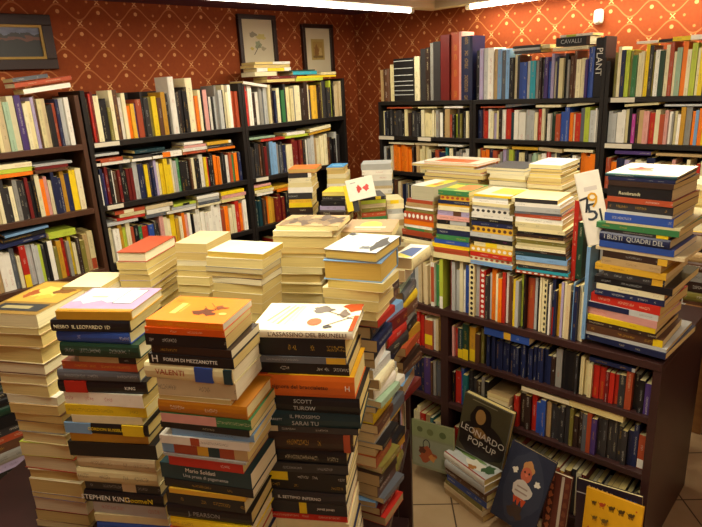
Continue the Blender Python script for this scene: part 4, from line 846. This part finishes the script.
# ---------------------------------------------------------------- cover pictures (flat print on the real covers)
def el(cx, cy, rx, ry, n=18, a0=0, a1=360): return [(cx+rx*math.cos(R(a0+(a1-a0)*i/n)), cy+ry*math.sin(R(a0+(a1-a0)*i/n))) for i in range(n)]
def bar(x0, y0, x1, y1): return [(x0, y0), (x1, y0), (x1, y1), (x0, y1)]
def ln_(x0, y0, x1, y1, w):
    dx, dy = x1-x0, y1-y0; l = math.hypot(dx, dy) or 1; nx, ny = -dy/l*w/2, dx/l*w/2
    return [(x0-nx, y0-ny), (x1-nx, y1-ny), (x1+nx, y1+ny), (x0+nx, y0+ny)]
def blob(cx, cy, rx, ry, seed, n=22, amp=.25):
    q = random.Random(seed); ph = [q.uniform(0, 6.28) for _ in range(3)]
    return [(cx+rx*math.cos(t)*(1+amp*math.sin(3*t+ph[0])+amp*.5*math.sin(7*t+ph[1])), cy+ry*math.sin(t)*(1+amp*math.sin(4*t+ph[2])+amp*.4*math.sin(9*t))) for t in (2*math.pi*i/n for i in range(n))]
def H_(x): return hexc(x)
W_, K_ = H_('ece6d4'), H_('26221e')
def animal(x, y, k, c):
    return [(blob(x, y, .045*k, .028*k, 3, amp=.1), c), (el(x+.045*k, y+.022*k, .016*k, .016*k), c)] + [(bar(x+d*k, y-.055*k, x+(d+.009)*k, y), c) for d in (-.034, -.016, .012, .03)] + [(ln_(x-.042*k, y, x-.07*k, y+.03*k, .007*k), c)]
ART = {
 'lilac': [(bar(0, 0, 1, 1), H_('a08cb0')), ([(0.02, .36), (.12, .42), (.22, .28), (.40, .44), (.52, .34), (.62, .40), (.70, .98), (.04, .98)], H_('dcd4d0')), ([(.60, .30), (.86, .30), (.86, .92), (.60, .92)], K_), ([(.61, .32), (.85, .32), (.85, .90), (.61, .90)], W_), (bar(.2, .55, .42, .62), H_('b8a898')), (bar(0, 0, 1, .07), H_('c88828'))],
 'ants': [(bar(.18, .28, .26, .70), H_('f0b860')), (bar(.28, .34, .31, .66), H_('e89838')), (blob(.62, .40, .13, .14, 5, amp=.4), H_('5c2c10')), (blob(.74, .58, .08, .07, 8, amp=.4), H_('74380f')), (ln_(.52, .62, .60, .50, .012), H_('8a4a14')), (ln_(.56, .75, .66, .60, .012), H_('8a4a14')), (el(.86, .35, .05, .04), H_('f8cc70')), (blob(.1, .8, .05, .04, 2), H_('c87018'))],
 'brooch': [(ln_(.17, .22, .29, .92, .03), H_('a8a49c')), (ln_(.23, .2, .33, .86, .028), H_('d8b860')), (ln_(.30, .18, .37, .9, .03), H_('b8b4b0')), (ln_(.11, .3, .23, .88, .025), H_('dcc070')), (ln_(.36, .3, .40, .9, .025), H_('ccc8bc')),
   (blob(.60, .76, .105, .13, 4, amp=.22), H_('6c6460')), (blob(.84, .62, .055, .13, 9, amp=.3), H_('7c706a')), (el(.585, .30, .072, .13), H_('b05a24')), (blob(.93, .88, .10, .17, 6, amp=.25), H_('b84c20')), (ln_(.66, .70, .98, .40, .014), H_('5c4840')), (ln_(.70, .16, .95, .52, .014), H_('4c4440')), (blob(.73, .14, .045, .05, 3, amp=.2), H_('3c3a40')), (bar(.955, 0, 1, .55), H_('b04820'))],
 'amber': [(bar(0, .0, 1, 1), H_('e0a81c')), (bar(0, .0, .12, 1), H_('b83c1c'))],
 'gold': [(bar(0, 0, 1, 1), H_('8c6c2c')), (bar(.04, .34, .96, .96), H_('c89c3c')), (blob(.42, .66, .24, .18, 5), H_('e8c860')), (blob(.7, .72, .16, .12, 7), H_('7a5020')), (blob(.22, .58, .10, .12, 8), H_('9c4c1c')), (blob(.55, .5, .14, .07, 3), H_('d8b040')), (bar(.1, .08, .92, .28), H_('2c3034')), (bar(.2, .14, .7, .22), H_('a09468'))],
 'bw': [(bar(0, 0, 1, 1), H_('c8ccc8')), (blob(.3, .5, .22, .2, 3, amp=.4), W_), (blob(.55, .68, .2, .12, 5, amp=.4), H_('e8ece8')), (ln_(.1, .2, .5, .75, .03), H_('808484')), (ln_(.25, .15, .6, .6, .02), H_('9ca0a0')), (ln_(.05, .5, .3, .9, .02), H_('74787c')), (blob(.85, .45, .12, .34, 8, amp=.25), K_), (blob(.08, .9, .1, .07, 2), K_), (blob(.68, .22, .1, .08, 7), H_('585c60'))],
 'mottle': [(blob(.12+.11*i, .3+.4*((i*7) % 3)/2, .11, .28, i+3, amp=.35), H_('4c3828' if i % 2 else '7a6444')) for i in range(8)],
 'sun': [(bar(.0, .0, 1, 1), H_('a08058')), (el(.5, .55, .22, .26), H_('ecc43c')), (bar(.2, .30, .82, .40), H_('dcc8b0')), (bar(.25, .16, .75, .22), H_('c8ac8c'))],
 'bluewhite': [(bar(0, 0, 1, 1), W_), ([(.1, .1), (.8, .15), (.75, .7), (.3, .9)], H_('3c5488')), ([(0, .3), (.1, .1), (.3, .9), (.1, .95)], H_('e0cc40'))],
 'mag': [(bar(0, 0, 1, 1), H_('dcdcd0')), (bar(.55, 0, 1, 1), H_('e0cc38')), (blob(.35, .5, .2, .3, 4), W_), (blob(.75, .4, .12, .2, 6), H_('c8742c'))],
 'greenorange': [(bar(0, 0, 1, 1), H_('5a9448')), (bar(.45, .2, .95, .85), H_('e07838')), (bar(.05, .3, .4, .8), H_('d8c43c')), (bar(.5, .0, .9, .12), H_('a8c068'))],
 'yellowgrey': [(bar(0, 0, 1, 1), H_('ccc8b4')), (bar(.35, .2, 1, .9), H_('e4d02c')), (blob(.6, .5, .15, .15, 4), H_('c4b030'))],
 'whitecover': [(bar(.03, .03, .97, .97), H_('dcd8e4')), (bar(.2, .4, .6, .5), H_('b8b4c4'))],
 'orangepanel': [(bar(0, 0, 1, 1), H_('ece4cc')), (bar(.14, .12, .80, .62), H_('d86c28')), (bar(.3, .75, .7, .85), H_('c8bcb0'))],
 'bigwhite': [(bar(0, 0, 1, 1), W_), (bar(0, 0, 1, .06), H_('2c7c74')), (blob(.36, .48, .17, .18, 5, amp=.25), H_('c47c5c')), (blob(.30, .55, .07, .1, 9), H_('8c3c30')), (blob(.5, .3, .12, .06, 4), H_('a8c4c0')), (ln_(.72, .1, .80, .95, .008), H_('b8a89c')), (bar(.55, .02, .95, .13), H_('e0b8b4'))],
 'blueplain': [(bar(0, 0, 1, 1), H_('3c94d4')), (bar(.2, .4, .8, .6), H_('88c4e8'))],
 'digits': [(bar(0, 0, 1, 1), H_('ece6d8')), (bar(.25, .74, .8, .80), H_('d4ccc4'))],
 'redfigs': [(bar(.0, 0, 1, 1), H_('e8e4d4')), (blob(.42, .5, .09, .16, 3), H_('c43c34')), (blob(.7, .48, .11, .14, 6), H_('cc4c48')), (bar(.15, .8, .35, .84), H_('a8a49c'))],
 'comic': [(bar(0, .66, 1, 1), H_('8a9468')), (bar(.03, .05, .97, .62), H_('90947c')), (el(.2, .82, .07, .06), H_('5c6440')), (el(.45, .80, .08, .07), H_('6c7448')), (el(.75, .80, .08, .07), H_('5c6840')), (el(.36, .52, .09, .11), K_), (el(.36, .52, .07, .09), H_('90947c')), (blob(.36, .3, .2, .16, 4), H_('a05030')), (blob(.25, .38, .08, .08, 7), H_('5c3424')), (blob(.5, .25, .08, .07, 2), H_('c88848')), (bar(.72, .1, .95, .3), H_('7c8468'))],
 'portrait': [(bar(0, 0, 1, 1), H_('4c4630')), (blob(.5, .3, .52, .32, 4, amp=.08), H_('221a18')), (blob(.42, .66, .22, .24, 5, amp=.06), H_('1e1614')), (el(.40, .70, .105, .13), H_('a07a44')), (blob(.42, .42, .16, .09, 3, amp=.1), H_('8a6636')), (bar(.18, .93, .7, .945), H_('8c8468')), (bar(0, 0, 1, .012), H_('8c8c80')), (bar(0, .988, 1, 1), H_('7c7c70')), (bar(.985, 0, 1, 1), H_('7c7c70'))],
 'figure': [(bar(0, 0, 1, 1), H_('303446')), (blob(.5, .52, .42, .45, 3, amp=.08), H_('3c4050')), (blob(.5, .76, .13, .10, 4, amp=.12), H_('c89058')), (el(.5, .68, .12, .10), H_('c4684c')), (el(.45, .71, .02, .015), K_), (el(.55, .71, .02, .015), K_), (el(.5, .68, .03, .02), H_('d87c60')), (blob(.25, .68, .06, .04, 6), W_), (blob(.77, .64, .06, .04, 7), W_), (blob(.5, .48, .22, .12, 8, amp=.08), H_('d0c8bc')), (bar(.38, .50, .62, .52), H_('a08c80')), (bar(.36, .44, .64, .46), H_('a08c80')), ([(.36, .38), (.42, .26), (.45, .37), (.5, .24), (.54, .37), (.6, .26), (.66, .38)], H_('c8502c')), (blob(.5, .2, .16, .1, 5), H_('4c3c34'))],
 'album': [(bar(.0, .80, 1, .815), H_('b0acac')), (bar(.0, .84, .97, .98), H_('241c28'))] + [(blob(.2+.07*i, .91-.004*i, .03, .04, i), H_('c8a070')) for i in range(6)] + [(blob(.78+.06*i, .88, .03, .04, i+3), H_('3c4c84')) for i in range(3)],
 'brownpat': [(bar(.05, .05, .35, .95), H_('4c2820')), (bar(.6, .02, .72, .98), H_('c0b4a0'))] + [(blob(.2, .12+.13*i, .1, .05, i), H_('a8603c')) for i in range(7)] + [(blob(.85, .1+.15*i, .08, .05, i+9), H_('7c4830')) for i in range(6)],
 'animals': sum([animal(.30+.17*i, .80, 1.1, H_(c)) for i, c in enumerate(['a8401c', '4c3814', '4c3814', '4c3814'])], []) + animal(.16, .80, .8, H_('4c3814')) + sum([animal(x, .56, k, H_('6c5420')) for x, k in ((.2, .9), (.38, 1.2), (.8, 1.0))], []) + [([(.06, .30), (.16, .30), (.12, .40)], H_('b8401c')), (el(.9, .9, .015, .015), H_('b8401c'))],
 'greenwhite': [(bar(0, 0, 1, 1), H_('c8ccc8')), (bar(0, .55, .5, 1), H_('4c7034')), (blob(.35, .75, .3, .2, 4), H_('7c9c58')), (blob(.62, .45, .2, .25, 5), W_), (blob(.62, .2, .08, .14, 6), H_('b07838')), (blob(.85, .6, .1, .3, 7), H_('44603c')), (bar(0, 0, 1, .06), H_('a83828'))],
 'anchor': [(bar(0, 0, 1, 1), H_('2c6cb0')), (bar(0, .7, 1, 1), H_('4c88c0')), (ln_(.62, .2, .62, .55, .03), W_), (blob(.62, .25, .12, .06, 4, amp=.3), W_), (bar(.52, .45, .72, .5), W_), (bar(.9, 0, 1, 1), H_('c8b030'))],
}
ARTTEXT = {
 'portrait': [('LEONARDO', .50, .40, .150, 'd0c8b8', -4), ('POP-UP', .52, .24, .150, 'd0c8b8', -4)],
 'digits': [('7', .22, .55, .30, '2c2c34', 10), ('9', .55, .60, .30, 'd8a028', 5), ('5', .42, .44, .34, '34404c', 0), ('1', .75, .38, .26, '2c3034', 0)],
 'animals': [('KAMA', .45, .28, .16, '6c5420', 0)],
}
TEXTS = {}
def text_mesh(t):
    if t in TEXTS: return TEXTS[t]
    cu_ = bpy.data.curves.new('title', 'FONT'); cu_.body = t; cu_.align_x = 'CENTER'; cu_.align_y = 'CENTER'; cu_.size = 1; cu_.resolution_u = 2; cu_.extrude = .01
    o = bpy.data.objects.new('title', cu_); COL.objects.link(o); bpy.context.view_layer.update()
    me = bpy.data.meshes.new_from_object(o.evaluated_get(bpy.context.evaluated_depsgraph_get()))
    bpy.data.objects.remove(o); TEXTS[t] = me; return me
INKM = {}
def ink_mat(c):
    k = tuple(round(v, 3) for v in c)
    if k not in INKM: INKM[k] = plain('title_ink', c, .5, .05, 20)
    return INKM[k]
def put_text(t, parent, M, size, col, maxw=None):
    me = text_mesh(t).copy(); me.materials.clear(); me.materials.append(ink_mat(col))
    w0 = max(v.co.x for v in me.vertices)-min(v.co.x for v in me.vertices); sx = size
    if maxw and w0*size > maxw: sx = maxw/w0
    for v in me.vertices: v.co.x *= sx; v.co.y *= size; v.co.z *= .03
    o = bpy.data.objects.new('title', me); COL.objects.link(o); o.parent = parent; o.matrix_local = M

# ---------------------------------------------------------------- which books show, then build
def n_rays():
    vs, fs, own = [], [], []
    def addb(lo, hi, M, k):
        b = len(vs)
        for x in (lo[0], hi[0]):
            for y in (lo[1], hi[1]):
                for z in (lo[2], hi[2]):
                    q = Vector((x, y, z)); vs.append(M @ q if M else q)
        for q in ((0, 1, 3, 2), (4, 6, 7, 5), (0, 4, 5, 1), (2, 3, 7, 6), (0, 2, 6, 4), (1, 5, 7, 3)):
            fs.append([b+i for i in q]); own.append(k)
    for k, b in enumerate(BOOKS): addb((0, 0, 0), (b['L'], b['W'], b['T']), b['M'], k)
    for lo, hi, M in OCC: addb(lo, hi, M, -1)
    tree = BVHTree.FromPolygons(vs, fs); cnt = [0]*len(BOOKS)
    for y in range(1, 527, 2):
        for x in range(1, 702, 2):
            h = tree.ray_cast(EY, ray(x, y))
            if h[2] is not None and own[h[2]] >= 0: cnt[own[h[2]]] += 1
    return cnt
CNT = n_rays()
order = sorted(range(len(BOOKS)), key=lambda i: -(CNT[i]+(1e6 if BOOKS[i]['force'] else 0)))
single = [i for i in order if CNT[i] > 0][:300]
sset = set(single)
same = {}
for b in (BOOKS[i] for i in single):
    b['label'] = ' '.join(b['label'].split()).replace('brick book', 'brick-red book').replace('brick upright', 'brick-red upright').replace('lime ', 'lime-green '); same.setdefault(b['label'], []).append(b)
for lab, bs in same.items():                          # same wording twice: say which one, counted from the left
    if len(bs) > 1:
        bs.sort(key=lambda b: project(b['M'] @ Vector((b['L']/2, b['W']/2, b['T']/2)))[0])
        for q, b in enumerate(bs): b['label'] = ('leftmost ' if q == 0 else ordn(q+1)+' from left, ')+lab
print('BOOKS', len(BOOKS), 'seen', sum(c > 0 for c in CNT), 'single', len(single), 'smallest', CNT[single[-1]]*4, 'px; rest shown', sum(CNT[i] for i in range(len(BOOKS)) if i not in sset)*4)
I4 = Matrix.Identity(4)
for i in single:
    b = BOOKS[i]; lab = ' '.join(b['label'].split())
    M = b['M'].copy(); L, W, T = b['L'], b['W'], b['T']
    o = empty('book', lab, 'book', M, b['group'])
    mb = MB(); geom(mb, b, I4, True, False); co_ = obj('cover', mb, [M_BOOK, M_PAGE], o, attrs=True)
    mb = MB(); geom(mb, b, I4, False, True); obj('pages', mb, [M_BOOK, M_PAGE], o, attrs=True)
    mode = b.get('mode', 'flat')
    if mode == 'slab': f = lambda s, t, z: Vector((t*L, s*W, -z))
    elif mode == 'pages': f = lambda s, t, z: Vector(((1-s)*L, (1-t)*W, T+z))
    else: f = lambda s, t, z: Vector((s*L, t*W, T+z))
    if b['art']:
        mb = MB()
        for q, (pts, c) in enumerate(ART[b['art']]):
            P3 = [f(min(1, max(0, s)), min(1, max(0, t)), .0003+.00012*q) for s, t in pts]
            area2 = sum((P3[a].x*P3[(a+1) % len(P3)].y-P3[(a+1) % len(P3)].x*P3[a].y) for a in range(len(P3)))
            if area2 < 0: P3.reverse()
            mb.poly([tuple(p) for p in P3], 0, c)
        obj('cover_print', mb, [M_BOOK], o, attrs=True)
        zt_ = .0003+.00012*len(ART[b['art']])+.0003
        for t, s, tt, sz, c, rot in ARTTEXT.get(b['art'], []):
            p = f(s, tt, zt_); ex = (f(1, 0, 0)-f(0, 0, 0)).normalized(); ey = (f(0, 1, 0)-f(0, 0, 0)).normalized()
            ez = ex.cross(ey)
            if ez.z < 0: pass
            ca, sa = math.cos(R(rot)), math.sin(R(rot))
            put_text(t, co_, frame(p, ex*ca+ey*sa, ey*ca-ex*sa, ez), sz*L if mode == 'slab' else sz*W, hexc(c), W*.92)
    bul = (min(.006, T*.14) if b['hard'] else 0)
    for tx in b['texts']:
        v = tx.get('v')
        size = tx['h']/.72
        if v: Mx = frame(Vector((tx['x']*L, -bul-.0008, tx['y']*T)), Vector((-1, 0, 0)), Vector((0, 0, -1)), Vector((0, -1, 0)))
        else: Mx = frame(Vector((tx['x']*L, -bul-.0008, tx['y']*T)), Vector((1, 0, 0)), Vector((0, 0, 1)), Vector((0, -1, 0)))
        put_text(tx['s'], co_, Mx, size, C[tx['c']], L*.85)
mb = MB()
for i, b in enumerate(BOOKS):
    if i not in sset: geom(mb, b, b['M'])
obj('books', mb, [M_BOOK, M_PAGE], attrs=True, kind='stuff', label='smaller and half hidden books filling the shelves and piles', category='books')

# ---------------------------------------------------------------- pictures and small things on the walls
def wall_pic(name, label, y0, y1, z0, z1, fw, mats, artf):
    o = empty(name, label, 'picture'); o.matrix_world = Matrix.Translation((LX, y0, z0)); w_, h_ = y1-y0, z1-z0
    m = MB(); d = .028
    m.box((0.001, 0, 0), (d, w_, fw)); m.box((0.001, 0, h_-fw), (d, w_, h_)); m.box((0.001, 0, fw), (d, fw, h_-fw)); m.box((0.001, w_-fw, fw), (d, w_, h_-fw))
    obj('frame', m, M_FRAME, o, bevel=.003)
    artf(o, w_, h_, fw)
def Lw(x, y): 
    p = on_plane(x, y, Vector((LX, 0, 0)), Vector((1, 0, 0))); return p.y, p.z
def landscape(o, w_, h_, fw):
    m, nt, N, L, b = nodes('dark_landscape_painting'); g = G(nt)
    tc = N.new('ShaderNodeTexCoord'); sp = N.new('ShaderNodeSeparateXYZ'); L.new(tc.outputs['Generated'], sp.inputs[0])
    n1 = g.noise(tc.outputs['Generated'], 7, 5)
    zz = g.m('ADD', sp.outputs[2], g.m('MULTIPLY', g.m('SUBTRACT', n1, .5), .35))
    c = g.mix(g.m('GREATER_THAN', zz, .56), hexc('222420'), hexc('6a4030'))
    c = g.mix(g.m('GREATER_THAN', zz, .66), c, hexc('30302c'))
    c = g.mix(g.m('GREATER_THAN', zz, .74), c, g.mix(n1, hexc('404a66'), hexc('8890a4')))
    L.new(c, b.inputs['Base Color']); b.inputs['Roughness'].default_value = .35
    m1 = MB(); m1.box((.001, fw, fw), (.010, w_-fw, h_-fw)); obj('canvas', m1, m, o)
    m1 = MB(); g_ = .012; a, c2 = fw, w_-fw
    m1.box((.010, a, fw), (.022, a+g_, h_-fw)); m1.box((.010, c2-g_, fw), (.022, c2, h_-fw)); m1.box((.010, a+g_, fw), (.022, c2-g_, fw+g_)); m1.box((.010, a+g_, h_-fw-g_), (.022, c2-g_, h_-fw))
    obj('gilt_slip', m1, M_GILT, o)
def sketch(kind):
    def fn(o, w_, h_, fw):
        bxo('mount', (.001, fw, fw), (.010, w_-fw, h_-fw), M_MAT, o, bevel=0)
        m1 = MB(); z0 = .0106
        def pl_(pts, c, k): m1.poly([(z0+.0003*k, fw+s*(w_-2*fw), fw+t*(h_-2*fw)) for s, t in pts], 0, c)
        if kind == 0:
            for k, (p_, c) in enumerate([(blob(.35, .70, .12, .05, 3), '8c8468'), (blob(.62, .66, .14, .06, 5), 'c8b868'), (blob(.5, .5, .10, .08, 7), '8c9470'), (blob(.66, .42, .08, .04, 8), 'a89c78'), (blob(.3, .42, .06, .03, 2), 'c8b458'), (ln_(.35, .3, .55, .5, .02), '6c6450')]): pl_(p_, hexc(c), k)
        else:
            for k, (p_, c) in enumerate([(bar(.24, .28, .76, .76), 'b49c58'), (bar(.30, .33, .70, .70), 'a88848'), (blob(.44, .48, .09, .14, 3), '8c6434'), (blob(.6, .46, .06, .12, 5), 'c8b070'), (bar(.3, .33, .7, .38), '7c6438')]): pl_(p_, hexc(c), k)
        obj('drawing', m1, [M_BOOK], o, attrs=True)
    return fn
(ya, za), (yb, zb) = Lw(-22, 74), Lw(55, -8)
wall_pic('framed_painting', 'dark landscape painting with a gilt inner slip on the left wall', Lw(-40, 70)[0], Lw(54, 50)[0], Lw(20, 70)[1], 2.20, .05, None, landscape)
wall_pic('framed_drawing', 'framed ink and wash drawing on ivory mount, left of the two small pictures', Lw(237.5, 40)[0], Lw(275, 40)[0], Lw(256, 74)[1], Lw(255, 15)[1], .028, None, sketch(0))
wall_pic('framed_drawing', 'framed small ochre print on ivory mount, nearest the room corner', Lw(301, 45)[0], Lw(331.5, 45)[0], Lw(316, 76)[1], Lw(316, 24.5)[1], .028, None, sketch(1))
# thermostat-like sensor
p0 = on_plane(594.5, 25, Vector((0, BY, 0)), Vector((0, 1, 0))); p1 = on_plane(605.5, 8.5, Vector((0, BY, 0)), Vector((0, 1, 0)))
o = empty('motion_sensor', 'small white rounded motion sensor on the orange wallpaper above the back bookcases', 'sensor'); o.matrix_world = Matrix.Translation((p0.x, BY, p0.z))
bxo('housing', (0, -.035, 0), (p1.x-p0.x, -.001, p1.z-p0.z), M_WHITE, o, bevel=.018)
m1 = MB(); m1.cyl(((p1.x-p0.x)/2, -.034, (p1.z-p0.z)*.34), ((p1.x-p0.x)/2, -.042, (p1.z-p0.z)*.34), (p1.x-p0.x)*.30, 20); obj('lens', m1, plain('milky_lens', hexc('b8b8b4'), .25), o)
# shelf edge labels
def shelf_label(x0, x1, z, label, p=BP, d=BD, nrm=-1):
    q = Vector((p.x, p.y, z)); s0, s1 = s_at_x(x0, q, d), s_at_x(x1, q, d)
    if d is BD: bx = ((s0, YC-.003, z-.026), (s1, YC-.0005, z-.002))
    else: bx = ((LC+.0005, s0, z-.024), (LC+.003, s1, z-.002))
    m1 = MB(); m1.box(*bx); o = obj('shelf_label', m1, M_LABEL); o['label'] = label; o['category'] = 'label'; o['group'] = 'paper labels on the shelf edges'
shelf_label(379, 394, RZ[1], 'white paper label at the left end of the back wall bookcases, second shelf edge')
shelf_label(418, 431, RZ[1], 'white paper label under the pale books, second shelf edge of the corner back case')
shelf_label(611, 635, RZ[0], 'white paper label on the upper shelf edge of the right back case')
shelf_label(605, 632, RZ[1], 'white paper label on the second shelf edge of the right back case')
shelf_label(94, 119, ZA+.0, 'pale label strip under the first books of the black case top row', LP, LD)
shelf_label(107, 123, ZB, 'pale label strip on the second shelf of the black case beside the brown', LP, LD)
shelf_label(256, 268, ZB, 'pale label strip on the second shelf edge of the corner case, left wall', LP, LD)
